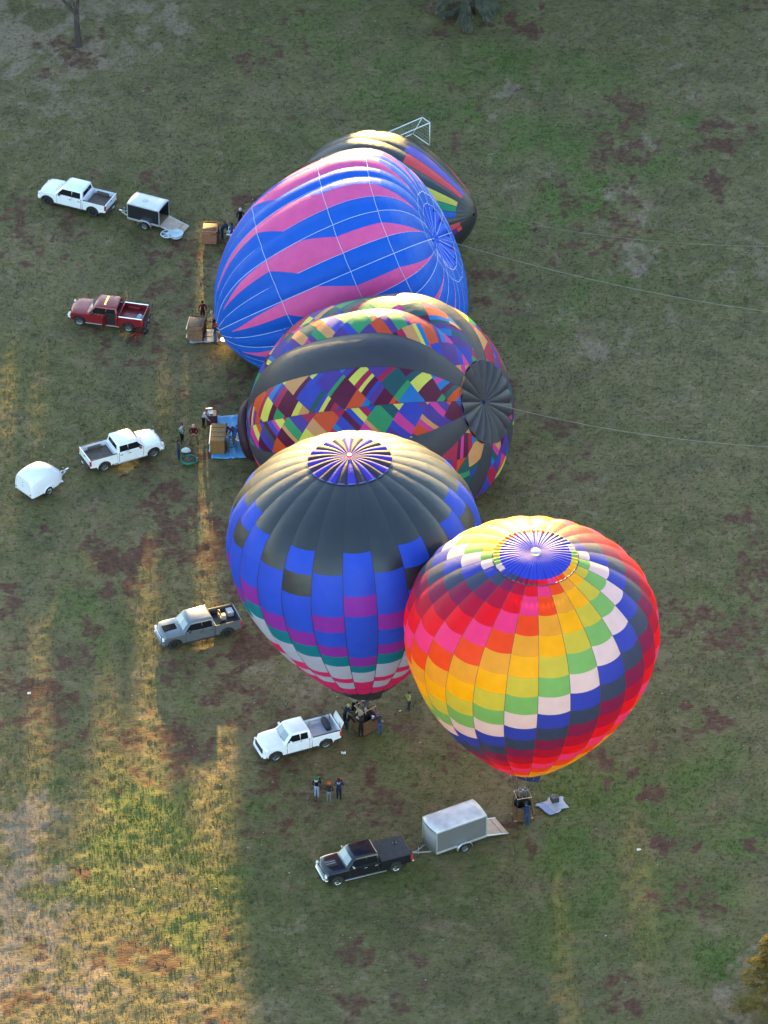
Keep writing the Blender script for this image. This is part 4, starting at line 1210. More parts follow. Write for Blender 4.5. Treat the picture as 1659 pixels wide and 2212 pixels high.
q = MB(); q.tube([(0, -.3, .46), (0, -.15, .6), (0, .15, .6), (0, .3, .46)], .02, 5); q.build('handle', BLACKM, e)
e = tag(empty('raised_gate', local(t5, d5['xt'] - .15, 0, .8), t5.rotation_euler.z), 'pale grey board leaning upright at the tail of the white double-cab pickup', 'board')
q = MB(); q.box((0, 0, .42), (.07, 1.35, .80), Matrix.Rotation(-.40, 3, 'Y')); q.build('board_face', mat('grey_board', (.66, .66, .64), .6), e, bevel=.01)
q = MB(); q.tube([(.06, -.6, .1), (.1, -.6, .82)], .02, 5); q.tube([(.06, .6, .1), (.1, .6, .82)], .02, 5); q.build('brace', DARKP, e)
bx = (d6['xt'] + d6['xb']) / 2
o = MB(); o.lathe([(0, 0), (.13, 0), (.13, .05), (.07, .08), (.07, .2), (.10, .22), (.10, .26), (0, .27)], 14); o = o.build('black_lantern', mat('gloss_black', (.02, .02, .025), .3, coat=.5), loc=local(t6, bx - .35, -.35, 1.24 + .05)); tag(o, 'small black round fitting sitting on the bed cover of the black pickup', 'lamp')
e = tag(empty('soft_bag', local(t2, d2['xt'] + .35, .3, d2['bz'] + .03), t2.rotation_euler.z), 'pale blue plastic bag in the rear of the red pickup bed', 'bag')
q = MB(); q.lathe([(0, 0), (.22, .02), (.27, .14), (.2, .26), (.08, .32), (.1, .38), (0, .38)], 10); q.build('bag_body', mat('plastic_blue', (.25, .42, .6), .4, bump=.6, bscale=6), e)

# ---- trailers
def trailer_box(p0, p1, near_side, hub, L, W, H, wall, roof, trim_m, label, ramp=1.6, tongue=1.1, zfloor=.5, ramp_far=False, skirt=None, roof_noise=None, open_rear=False, round_front=0, taper=.12, rampcol=None, name='cargo_trailer'):
    """p0 = hub photo position of near wheel; p1 = heading as ground vector in photo units (towards the hitch)"""
    h = G(*hub, .34); a = G(*p0); b = G(*p1); d = b - a; d.z = 0; d.normalize(); ang = math.atan2(d.y, d.x); left = Vector((-d.y, d.x, 0))
    org = Vector((h.x, h.y, 0)) - left * near_side * (W / 2 + .10) + d * .15
    e = tag(empty(name, (org.x, org.y, -.03), ang), label, 'trailer')
    x0, x1 = -L / 2, L / 2
    nz_ = 12
    # side walls
    for s_ in (-1, 1):
        q = MB(); q.box(((x0 + x1) / 2, s_ * (W / 2 - .02), zfloor + (H - zfloor) / 2), (L, .04, H - zfloor)); sw = q.build('side_wall', wall, e)
        q = MB(); q.box(((x0 + x1) / 2, s_ * (W / 2 + .004), H - .02), (L + .03, .05, .07)); q.build('roof_trim', trim_m, sw, bevel=.01)
        q = MB(); q.box(((x0 + x1) / 2, s_ * (W / 2 + .004), zfloor + .06), (L + .03, .05, .16)); q.build('bottom_trim', trim_m, sw, bevel=.01)
        for xx in (x0, x1):
            q = MB(); q.box((xx, s_ * (W / 2 + .0), (H + zfloor) / 2), (.07, .06, H - zfloor)); q.build('corner_post', trim_m, sw, bevel=.01)
        # fender and wheel
        q = MB(); pts = []
        Vf = []; Ff = []
        oc = [(-.55, .32), (-.46, .62), (-.26, .78), (.26, .78), (.46, .62), (.55, .32)]
        for (x, z) in oc: Vf += [(x - .15, s_ * (W / 2 + .0), z), (x - .15, s_ * (W / 2 + .26), z)]
        for k in range(5): Ff.append((2 * k, 2 * k + 1, 2 * k + 3, 2 * k + 2))
        q.add(Vf, Ff); o = q.build('fender', trim_m, e); so = o.modifiers.new('solid', 'SOLIDIFY'); so.thickness = .025
        make_wheel(e, -.15, s_ * (W / 2 + .11), .34, s_, STEEL, 5, .2)
    q = MB(); q.box(((x0 + x1) / 2, 0, zfloor), (L, W - .04, .08)); q.build('floor', mat('ply_floor', (.22, .15, .09), .8), e)
    # front wall, slightly rounded
    fw_ = MB(); n = 8; V = []
    for z in (zfloor - .02, H - .01):
        for k in range(n + 1):
            y = -W / 2 + .01 + (W - .02) * k / n; V.append((x1 + round_front * (1 - (2 * k / n - 1) ** 2), y, z))
    fw_.add(V, [(k, k + 1, n + 2 + k, n + 1 + k) for k in range(n)]); o = fw_.build('front_wall', skirt or wall, e); so = o.modifiers.new('solid', 'SOLIDIFY'); so.thickness = .03
    if not open_rear:
        q = MB(); q.box((x0 - .02, 0, zfloor + (H - zfloor) / 2), (.04, W - .06, H - zfloor)); q.build('rear_wall', wall, e)
    # crowned roof
    V = []; F = []; nx = 10; ny = 12
    for i in range(nx + 1):
        for j in range(ny + 1):
            fx = i / nx; y = -W / 2 - .01 + (W + .02) * j / ny; xx = x0 - .02 + (L + .04) * fx
            if fx > .9: xx += round_front * (1 - (2 * j / ny - 1) ** 2) * (fx - .9) / .1
            z = H + .02 + taper * (1 - (2 * j / ny - 1) ** 2) + .004 * math.sin(xx * 9)
            V.append((xx, y, z))
    for i in range(nx):
        for j in range(ny): k = i * (ny + 1) + j; F.append((k, k + 1, k + ny + 2, k + ny + 1))
    o = mesh_obj('roof', V, F, roof, e); so = o.modifiers.new('solid', 'SOLIDIFY'); so.thickness = .03
    for s_, xx in ((1, x1), (-1, x0)):      # gable infills
        V = [(xx + (round_front * (1 - (2 * j / ny - 1) ** 2) if s_ > 0 else 0), -W / 2 + W * j / ny, H - .03) for j in range(ny + 1)] + [(xx + (round_front * (1 - (2 * j / ny - 1) ** 2) if s_ > 0 else 0), -W / 2 + W * j / ny, H + .015 + taper * (1 - (2 * j / ny - 1) ** 2)) for j in range(ny + 1)]
        mesh_obj('gable', V, [(j, j + 1, ny + 2 + j, ny + 1 + j) for j in range(ny)], wall if s_ > 0 else trim_m, e)
    # tongue
    q = MB()
    for s_ in (-1, 1): q.tube([(x1 - .1, s_ * .5, zfloor - .1), (x1 + tongue, 0, zfloor - .1)], .04, 5)
    q.tube([(x1 + tongue - .3, 0, zfloor - .3), (x1 + tongue - .3, 0, zfloor + .3)], .03, 6); q.build('tongue', trim_m, e)
    q = MB(); q.box((x1 + tongue, 0, zfloor - .05), (.28, .12, .12)); q.build('coupler', STEEL, e, bevel=.02)
    if ramp:
        rc = rampcol or mat('ramp_ply', (.45, .34, .26), .75, noise=.12, nscale=3)
        ln = ramp; a0 = math.asin(min(.95, (zfloor - .05) / ln)); Mx = Matrix.Rotation(-a0, 3, 'Y')
        c = Vector((x0 - math.cos(a0) * ln * .5, 0, zfloor * .5 + .03))
        q = MB(); q.box(c, (ln, W - .08, .05), Mx); rmp = q.build('ramp_door', rc, e, bevel=.01)
        for s_ in (-1, 1):
            q = MB(); q.box(c + Vector((0, s_ * (W / 2 - .06), .01)), (ln, .05, .07), Mx); q.build('ramp_edge', trim_m, rmp)
        q = MB(); q.box(c + Mx @ Vector((-ln * .24, 0, .035)), (.03, W - .12, .012), Mx); q.build('ramp_seam', mat('seam_brown', (.12, .08, .06), .8), rmp)
    return e
ALU = mat('aluminium_trim', (.55, .56, .58), .35, metal=.6)
tr1 = trailer_box((312, 486), (270, 475), 1, (312.6, 486.6), 2.62, 1.62, 1.85, mat('black_panel', (.014, .014, .02), .35, spec=.6), mat('white_roof', (.6, .61, .63), .35, noise=.06, nscale=2), ALU,
                  'small black-sided cargo trailer with a white roof and its ramp down', ramp=1.75, open_rear=True, tongue=1.0, taper=.10)
# roof vent of the small trailer
q = MB(); q.box((.15, .1, 1.99), (.36, .36, .07)); q.build('roof_vent', mat('vent_grey', (.45, .46, .48), .5), tr1, bevel=.02)
ROOF2 = mat('worn_white_roof', (.58, .55, .56), .32, noise=.22, nscale=1.4)
tr2 = trailer_box((600, 1000), (600 - 285, 1000 + 92), 1, (1003, 1830), 3.66, 1.86, 2.25, mat('grey_panel', (.125, .122, .125), .4, spec=.5, noise=.05, nscale=2), ROOF2, ALU,
                  'long grey cargo trailer with a pale curved roof and a tan ramp let down behind', ramp=1.75, tongue=1.15, round_front=.22, taper=.14, skirt=mat('grey_nose', (.18, .178, .185), .4))
for (x_, y_, lx, ly, c_) in ((.2, -.25, .9, .55, (.22, .20, .20)), (.75, -.1, .5, .35, (.42, .38, .40)), (-.5, .35, 1.3, .16, (.45, .22, .28)), (-.1, .05, .35, .3, (.70, .66, .66))):
    V = []
    for i_ in range(5):
        for j_ in range(4):
            xx, yy = x_ + (i_ / 4 - .5) * lx, y_ + (j_ / 3 - .5) * ly; V.append((xx + .1 * (yy - y_), yy, 2.25 + .02 + .14 * (1 - (yy / .93) ** 2) + .012 + .004 * (lx < 1)))
    mesh_obj('roof_print', V, [(i_ * 4 + j_, i_ * 4 + j_ + 1, i_ * 4 + j_ + 5, i_ * 4 + j_ + 4) for i_ in range(4) for j_ in range(3)], mat('faded_print_%d' % int(c_[0] * 100), c_, .5, noise=.4, nscale=5), tr2)

# rounded white fibreglass trailer
def round_trailer():
    h = G(106, 1060, .34); a = G(106, 1035); b = G(167, 1003); d = b - a; d.z = 0; d.normalize(); ang = math.atan2(d.y, d.x); left = Vector((-d.y, d.x, 0))
    org = Vector((h.x, h.y, 0)) + left * .98
    e = tag(empty('enclosed_trailer', (org.x, org.y, -.03), ang), 'smooth rounded white fibreglass trailer parked at the left edge', 'trailer')
    st = [(-1.50, .90, 1.72), (-1.42, .96, 1.86), (-1.1, .98, 2.02), (-.5, .985, 2.12), (.1, .98, 2.08), (.6, .95, 1.86), (1.0, .88, 1.56), (1.35, .74, 1.22), (1.6, .5, .95), (1.68, .3, .8)]
    V = []; F = []; I = []; n = 20
    for (x, w, H) in st:
        z0 = .38 if x < 1.2 else .38 + (x - 1.2) * .4
        for j in range(n + 1):
            a_ = math.pi * j / n; c, s_ = math.cos(a_), math.sin(a_)
            ex = 3.2
            y = w * abs(c) ** (2 / ex) * math.copysign(1, c); z = z0 + (H - z0) * abs(s_) ** (2 / ex)
            V.append((x - (.0 if j else 0), -y, z))
    m = n + 1
    for k in range(len(st) - 1):
        for j in range(n): F.append((k * m + j, (k + 1) * m + j, (k + 1) * m + j + 1, k * m + j + 1))
    F.append(tuple(range(n, -1, -1))[::-1]); F.append(tuple((len(st) - 1) * m + j for j in range(m))[::-1])
    sh = mesh_obj('shell', V, F, mat('gelcoat_white', (.76, .77, .82), .25, coat=.5, spec=.5), e, sharp=50)
    q = MB(); q.box((-.05, 0, .38), (2.9, 1.75, .10)); q.build('floor_frame', STEEL, e)
    dr = mesh_obj('rear_door', [(-1.515, -.70, .45), (-1.515, .70, .45), (-1.515, .70, 1.35), (-1.515, .40, 1.60), (-1.515, -.40, 1.60), (-1.515, -.70, 1.35)], [(0, 1, 2, 3, 4, 5)], mat('gelcoat_door', (.72, .73, .79), .3), e, smooth=False)
    for zz, s in ((1.3, .05), (1.12, .035), (.98, .05)):
        q = MB(); q.lathe([(0, .01), (s, .01), (s, 0)], 10, Matrix.Rotation(math.radians(-90), 3, 'Y'), (-1.518, .05, zz)); q.build('door_badge', mat('badge_blue', (.25, .28, .42), .5), dr)
    for s_ in (-1, 1):
        make_wheel(e, .0, s_ * .93, .34, s_, STEEL, 5, .2)
        q = MB(); V = []; 
        for k in range(9):
            a_ = math.pi * k / 8; V += [(-.45 * math.cos(a_), s_ * .93, .36 + .42 * math.sin(a_)), (-.45 * math.cos(a_), s_ * 1.04, .36 + .42 * math.sin(a_))]
        q.add(V, [(2 * k, 2 * k + 1, 2 * k + 3, 2 * k + 2) for k in range(8)]); o = q.build('fender', mat('gelcoat_white', (.76, .77, .82)), e); so = o.modifiers.new('solid', 'SOLIDIFY'); so.thickness = .03
        q = MB(); q.box((-1.52, s_ * .78, .62), (.03, .10, .07)); q.build('tail_light', LAMP_R, e)
    q = MB()
    for s_ in (-1, 1): q.tube([(1.2, s_ * .45, .40), (2.45, 0, .42)], .045, 6)
    q.build('tongue', STEEL, e)
    q = MB(); q.box((2.45, 0, .47), (.3, .12, .12)); q.build('coupler', STEEL, e, bevel=.02)
    q = MB(); q.tube([(2.1, 0, .1), (2.1, 0, .8)], .035, 6); q.build('jack', STEEL, e)
round_trailer()

# ------------------------------------------------------------------ CLOTH ON THE GROUND, BASKETS, GEAR
def sheet(name, corners, m, label, cat, seed=0, amp=.05, n=26, z=.06, parts=None):
    P = [G(*c) for c in corners]; V = []; F = []; rg = np.random.default_rng(seed)
    U, W_ = np.meshgrid(np.linspace(0, 1, n), np.linspace(0, 1, n))
    o = np.mean([[p.x, p.y] for p in P], 0)
    X = (1 - U) * (1 - W_) * P[0].x + U * (1 - W_) * P[1].x + U * W_ * P[2].x + (1 - U) * W_ * P[3].x
    Y = (1 - U) * (1 - W_) * P[0].y + U * (1 - W_) * P[1].y + U * W_ * P[2].y + (1 - U) * W_ * P[3].y
    ex = (fbm(U * 5 + seed, W_ * 5, 3, seed) - .5) * .35; ey = (fbm(U * 5, W_ * 5 + seed, 3, seed + 3) - .5) * .35
    X = X + ex; Y = Y + ey
    Z = z + np.abs(fbm(X * 1.6 + Y * .7, Y * 1.4 - X * .5, 4, seed + 7) - .5) * amp * 5 + np.maximum(ground_height(X, Y), -.06)
    V = np.stack([X - o[0], Y - o[1], Z], -1).reshape(-1, 3).tolist()
    F = [(r * n + c, r * n + c + 1, (r + 1) * n + c + 1, (r + 1) * n + c) for r in range(n - 1) for c in range(n - 1)]
    ob = mesh_obj(name, V, F, m, loc=(o[0], o[1], 0)); so = ob.modifiers.new('solid', 'SOLIDIFY'); so.thickness = .01
    if label: tag(ob, label, cat)
    return ob, (X, Y)
TARP = mat('blue_tarp', (.07, .28, .52), .35, noise=.12, nscale=2, bump=.5, bscale=5)
sheet('tarpaulin', [(453, 899), (552, 893), (540, 990), (460, 991)], TARP, 'crinkled bright blue tarp spread under the patchwork balloon basket', 'tarp', 3, .05)
sheet('ground_cloth', [(412, 716), (468, 712), (474, 738), (412, 742)], mat('grey_cloth', (.26, .29, .32), .7, bump=.4, bscale=4), 'pale grey cloth under the basket of the blue and pink balloon', 'cloth', 6, .04, 16)
sc_, _ = sheet('ground_cloth', [(1154, 1737), (1212, 1719), (1225, 1743), (1190, 1761)], mat('lilac_cloth', (.36, .36, .42), .7, bump=.4, bscale=4), 'rumpled pale lilac and blue cloth on the grass right of the rainbow balloon basket', 'cloth', 9, .05, 22)
sc_.data.materials.append(mat('dusty_blue_cloth', (.22, .27, .42), .7, bump=.4, bscale=4))
for pl_ in sc_.data.polygons:
    if (pl_.index % 21) < 6: pl_.material_index = 1
p = G(1198, 1735)
e = tag(empty('battery_box', (p.x, p.y, .15), .3), 'small black box with a handle sitting on the pale lilac cloth', 'box')
q = MB(); q.box((0, 0, .22), (.5, .45, .40)); q.build('case', mat('case_black', (.03, .03, .03), .5), e, bevel=.04)
q = MB(); q.tube([(-.15, 0, .43), (-.1, 0, .5), (.1, 0, .5), (.15, 0, .43)], .018, 5); q.build('handle', BLACKM, e)

def lying_basket(pix, ang, L, D, H, body, label, planks=0, skid=True, nslat=5):
    """basket tipped on its side: its floor faces -x, its opening +x"""
    p = G(*pix); e = tag(empty('balloon_basket', (p.x, p.y, 0), ang), label, 'basket')
    q = MB(); th = .06
    q.box((0, 0, th / 2 + .03), (H, L, th)); q.box((0, -L / 2 + th / 2, D / 2), (H, th, D)); q.box((0, L / 2 - th / 2, D / 2), (H, th, D)); 
    q.build('wicker_side', body, e, bevel=.03)
    if planks:
        for k in range(planks):
            w = L / planks; q = MB(); q.box((0, -L / 2 + w * (k + .5), D - .02), (H - .02, w - .05, .07)); q.build('woven_panel', body, e, bevel=.02)
    else:
        q = MB(); V = []; F = []; n = 12
        for i in range(2):
            for k in range(n + 1):
                a = math.pi * k / n; V.append(((i - .5) * H, -L / 2 * math.cos(a), D - .3 + .3 * math.sin(a)))
        F = [(k, k + 1, n + 2 + k, n + 1 + k) for k in range(n)]
        q.add(V, F); o = q.build('wicker_top', body, e); so = o.modifiers.new('solid', 'SOLIDIFY'); so.thickness = .05
    q = MB(); q.box((-H / 2 + .03, 0, D / 2), (.06, L - .06, D - .06)); q.build('basket_floor', WICKER_D, e)
    if skid:
        for s_ in (-1, 1):
            q = MB(); q.box((-H / 2 - .05, 0, D / 2 + s_ * D * .3), (.08, L * 1.02, .09)); q.build('runner', mat('pale_skid', (.55, .55, .55), .5), e, bevel=.015)
    q = MB(); q.tube([(H / 2, -L / 2, .1), (H / 2, -L / 2, D), (H / 2, L / 2, D), (H / 2, L / 2, .1)], .06, 8, closed=True); q.build('rim', SUEDE, e)
    q = MB(); q.box((.05, -.25, .35), (.8, .3, .3)); q.box((.05, .3, .35), (.8, .3, .3)); q.build('fuel_tank', STEEL, e, bevel=.1)
    for (y, z) in ((-L * .35, .25), (L * .35, .25), (-L * .35, D - .2), (L * .35, D - .2)):
        q = MB(); q.tube([(H / 2, y, z), (H / 2 + .8, y * .7, (z - .6) * .7 + .6)], .022, 5); q.build('upright', BLACKM, e)
    fy = L * .25
    q = MB(); q.tube([(H / 2 + .8, -fy, .3), (H / 2 + .8, -fy, .95), (H / 2 + .8, fy, .95), (H / 2 + .8, fy, .3)], .03, 6, closed=True); q.build('burner_frame', STEEL, e)
    for s_ in (-1, 1):
        q = MB(); q.lathe([(0, -.2), (.12, -.18), (.12, .05), (.16, .08), (.16, .32), (.14, .32), (0, .05)], 12, Matrix.Rotation(math.radians(90), 3, 'Y'), (H / 2 + .85, s_ * .17, .62)); q.build('burner', STEEL, e)
    return e
lying_basket((472, 962), math.radians(-2), 2.15, 1.15, 1.05, mat('honey_wicker', (.33, .17, .055), .65, noise=.25, nscale=10, bump=.8, bscale=10, wave='X'), 'honey-brown basket lying on its side on the blue tarp with white runners', planks=4)
lying_basket((425, 724), math.radians(-8), 1.5, 1.25, 1.15, mat('tan_wicker', (.30, .17, .10), .65, noise=.3, nscale=10, bump=.8, bscale=10, wave='X'), 'grey-edged brown basket lying on its side at the blue and pink balloon mouth', planks=0)
lying_basket((455, 517), math.radians(-4), 1.35, 1.15, 1.1, mat('red_wicker', (.30, .13, .07), .65, noise=.3, nscale=10, bump=.9, bscale=9, wave='Y'), 'reddish wicker basket lying on its side behind the small trailer ramp', planks=0, skid=False)

# burner flame at the mouth of the blue balloon
q = MB(); q.lathe([(0, -.45), (.10, -.38), (.2, -.1), (.17, .2), (.05, .5), (0, .55)], 14, Matrix.Rotation(math.radians(75), 3, 'Y') @ Matrix.Identity(3))
p = G(489, 731, .9); o = q.build('burner_flame', mat('flame', (1, .7, .3), .5, emit=((1.0, .62, .2), 3.0)), smooth=True, loc=p); tag(o, 'small glowing yellow burner flame at the mouth of the blue and pink balloon', 'flame')

# inflator fans lying by the small trailer
for (x, y, lab, full) in ((362, 512, 'white wire-caged fan lying flat left of its twin by the trailer ramp', 0), (381, 510, 'white solid-faced fan drum lying flat below the trailer ramp', 1)):
    p = G(x, y); e = tag(empty('inflator_fan', (p.x, p.y, 0)), lab, 'fan', None)
    q = MB(); q.tube([(.5 * math.cos(a), .5 * math.sin(a), .28) for a in np.linspace(0, 2 * math.pi, 22)[:-1]], .035, 6, closed=True); q.build('fan_ring', mat('white_enamel', (.6, .68, .72), .4), e)
    q = MB()
    if full: q.lathe([(0, .30), (.47, .28), (.47, .02), (0, .02)], 20)
    else:
        for k in range(5):
            a = k * 2 * math.pi / 5; q.box((.24 * math.cos(a), .24 * math.sin(a), .26), (.44, .15, .03), Matrix.Rotation(a, 3, 'Z') @ Matrix.Rotation(.4, 3, 'X'))
        q.lathe([(0, .34), (.14, .33), (.14, .05), (0, .05)], 12)
    q.build('fan_drum' if full else 'blade', mat('pale_blue_enamel', (.45, .58, .62), .4), e)
    q = MB()
    for k in range(6):
        a = k * math.pi / 6; q.tube([(.5 * math.cos(a), .5 * math.sin(a), .33), (-.5 * math.cos(a), -.5 * math.sin(a), .33)], .010, 4)
    q.build('guard', ALU, e)
# fan box at the tarp corner
p = G(458, 914); e = tag(empty('inflator_fan', (p.x, p.y, 0), .1), 'dark maroon boxed fan topped with a white sheet at the blue tarp corner', 'fan')
q = MB(); q.box((0, 0, .45), (.75, .75, .85)); q.build('housing', mat('maroon_box', (.07, .02, .025), .5), e, bevel=.05)
q = MB(); q.box((-.12, .1, .89), (.38, .42, .02)); q.build('top_sheet', mat('paper_white', (.7, .7, .66), .6), e)
q = MB(); q.box((-.15, .42, .96), (.5, .1, .12)); q.build('engine', STEEL, e, bevel=.02)

# open green bag
p = G(409, 998); e = tag(empty('envelope_bag', (p.x, p.y, 0)), 'open green storage bag with a brown heap inside on the grass', 'bag')
V = []; F = []; n = 28
for k, (r, z) in enumerate(((.52, .02), (.62, .10), (.64, .24), (.58, .32), (.54, .28), (.48, .14))):
    for j in range(n):
        a = 2 * math.pi * j / n; rr = r * (1 + .03 * math.sin(3 * a + k) + .02 * math.sin(7 * a)); V.append((rr * math.cos(a), rr * math.sin(a) * .85, z * (1 + .12 * math.sin(5 * a + 1))))
for k in range(5):
    for j in range(n): F.append((k * n + j, k * n + (j + 1) % n, (k + 1) * n + (j + 1) % n, (k + 1) * n + j))
mesh_obj('bag_wall', V, F, mat('emerald_cloth', (.01, .14, .075), .6), e)
q = MB(); V = []; F = []; n2 = 14
for i in range(n2):
    for j in range(n2):
        x, y = (i / (n2 - 1) - .5) * 1.04, (j / (n2 - 1) - .5) * .9; r = math.hypot(x / .55, y / .47)
        if r > 1: x, y = x / r, y / r; r = 1
        V.append((x, y, .12 + .22 * (1 - r * r) + .06 * math.sin(i * 1.7 + j) * math.cos(j * 2.1)))
for i in range(n2 - 1):
    for j in range(n2 - 1): k = i * n2 + j; F.append((k, k + 1, k + n2 + 1, k + n2))
mesh_obj('brown_heap', V, F, mat('brown_cloth', (.10, .045, .025), .7), e)
p = G(402, 976); q = MB(); q.lathe([(0, 0), (.28, .02), (.36, .14), (.26, .3), (.1, .36), (.12, .42), (0, .42)], 12, Matrix.Scale(1.0, 3)); o = q.build('plastic_bag', mat('white_plastic', (.6, .64, .62), .4, bump=.8, bscale=5), loc=(p.x, p.y, 0)); o.scale = (1, .7, .8); tag(o, 'white knotted plastic bag on the ground above the green bag', 'bag')

# goal frame
PW = mat('white_pipe', (.72, .74, .76), .4)
Cg, Dg = G(928, 314), G(892, 289); top = 2.05
Av = G(912, 253.5, top) - G(928, 265, top); A2 = G(837, 286, top) - G(912, 253.5, top)
e = tag(empty('soccer_goal', Cg), 'white tubular goal frame standing behind the farthest balloon', 'goal')
def gp(name, pts, r=.04):
    q = MB(); q.tube([Vector(p_) - Cg for p_ in pts], r, 8); q.build(name, PW, e, smooth=True)
B0 = Cg + Vector((0, 0, top)); A0 = B0 + Av; D0 = Dg.copy()
B1 = B0 + A2; C1 = Cg + A2; D1 = Dg + A2; A1 = A0 + A2
gp('post', [Cg, B0]); gp('post', [C1, B1]); gp('crossbar', [B0, B1]); gp('top_bar', [B0, A0]); gp('top_bar', [B1, A1]); gp('rear_top_bar', [A0, A1]); gp('back_stay', [A0, D0]); gp('back_stay', [A1, D1]); gp('ground_bar', [Cg, D0]); gp('ground_bar', [C1, D1]); gp('rear_ground_bar', [D0, D1])
V = []; F = []
q = MB()
for k in range(1, 7):
    f = k / 7; a = A0.lerp(B0, 0).lerp(D0, f) - Cg; b = B0.lerp(Cg, f) - Cg; q.tube([a, b], .008, 3)
    a = A0.lerp(D0, f) - Cg; b = A1.lerp(D1, f) - Cg; q.tube([a, b], .006, 3)
for k in range(1, 12):
    f = k / 12; q.tube([A0.lerp(A1, f) - Cg, D0.lerp(D1, f) - Cg], .006, 3)
q.build('net', mat('net_grey', (.4, .42, .44), .8), e)

# red rope and black ball by the red truck, litter
pts = []
R2 = random.Random(5)
for (x, y) in ((282, 727), (290, 722), (296, 716), (304, 714), (298, 722), (306, 724), (300, 728), (292, 730), (296, 723), (310, 718)): p = G(x, y); pts.append((p.x, p.y, gz(p.x, p.y) + .09 + R2.uniform(0, .06)))
q = MB(); q.tube(pts, .04, 5); o = q.build('red_strap', mat('strap_red', (.45, .03, .03), .6), smooth=True); tag(o, 'tangled red strap lying on the grass behind the red pickup', 'strap')
p = G(314, 719); q = MB(); q.lathe([(0, -.22), (.15, -.17), (.22, 0), (.15, .17), (.06, .22), (0, .22)], 14); o = q.build('black_bag', BLACKM, loc=(p.x, p.y, .18), smooth=True); tag(o, 'small round black bag on the grass beside the red strap', 'bag')
for (x, y, s, lab) in ((742, 1628, .15, 'crumpled white paper on the grass below the white double-cab pickup'), (63, 1500, .12, 'small white scrap on brown grass at the left edge'), (1380, 1836, .14, 'tiny bright white scrap on the grass right of the tan ramp'), (864, 1538, .07, 'tiny pale scrap on the grass right of the charcoal balloon basket'), (1131, 1500, .08, 'tiny white scrap on grass left of the rainbow balloon edge')):
    p = G(x, y); rg = random.Random(int(x)); V = []; F = []; n = 6
    for i in range(n):
        for j in range(n): V.append(((i / (n - 1) - .5) * s * 2, (j / (n - 1) - .5) * s * 1.6, rg.uniform(0, s * .9)))
    for i in range(n - 1):
        for j in range(n - 1): k = i * n + j; F.append((k, k + 1, k + n + 1, k + n))
    o = mesh_obj('paper_scrap', V, F, mat('paper_white', (.7, .7, .66), .6), loc=(p.x, p.y, gz(p.x, p.y) + .05), smooth=False); tag(o, lab, 'litter')

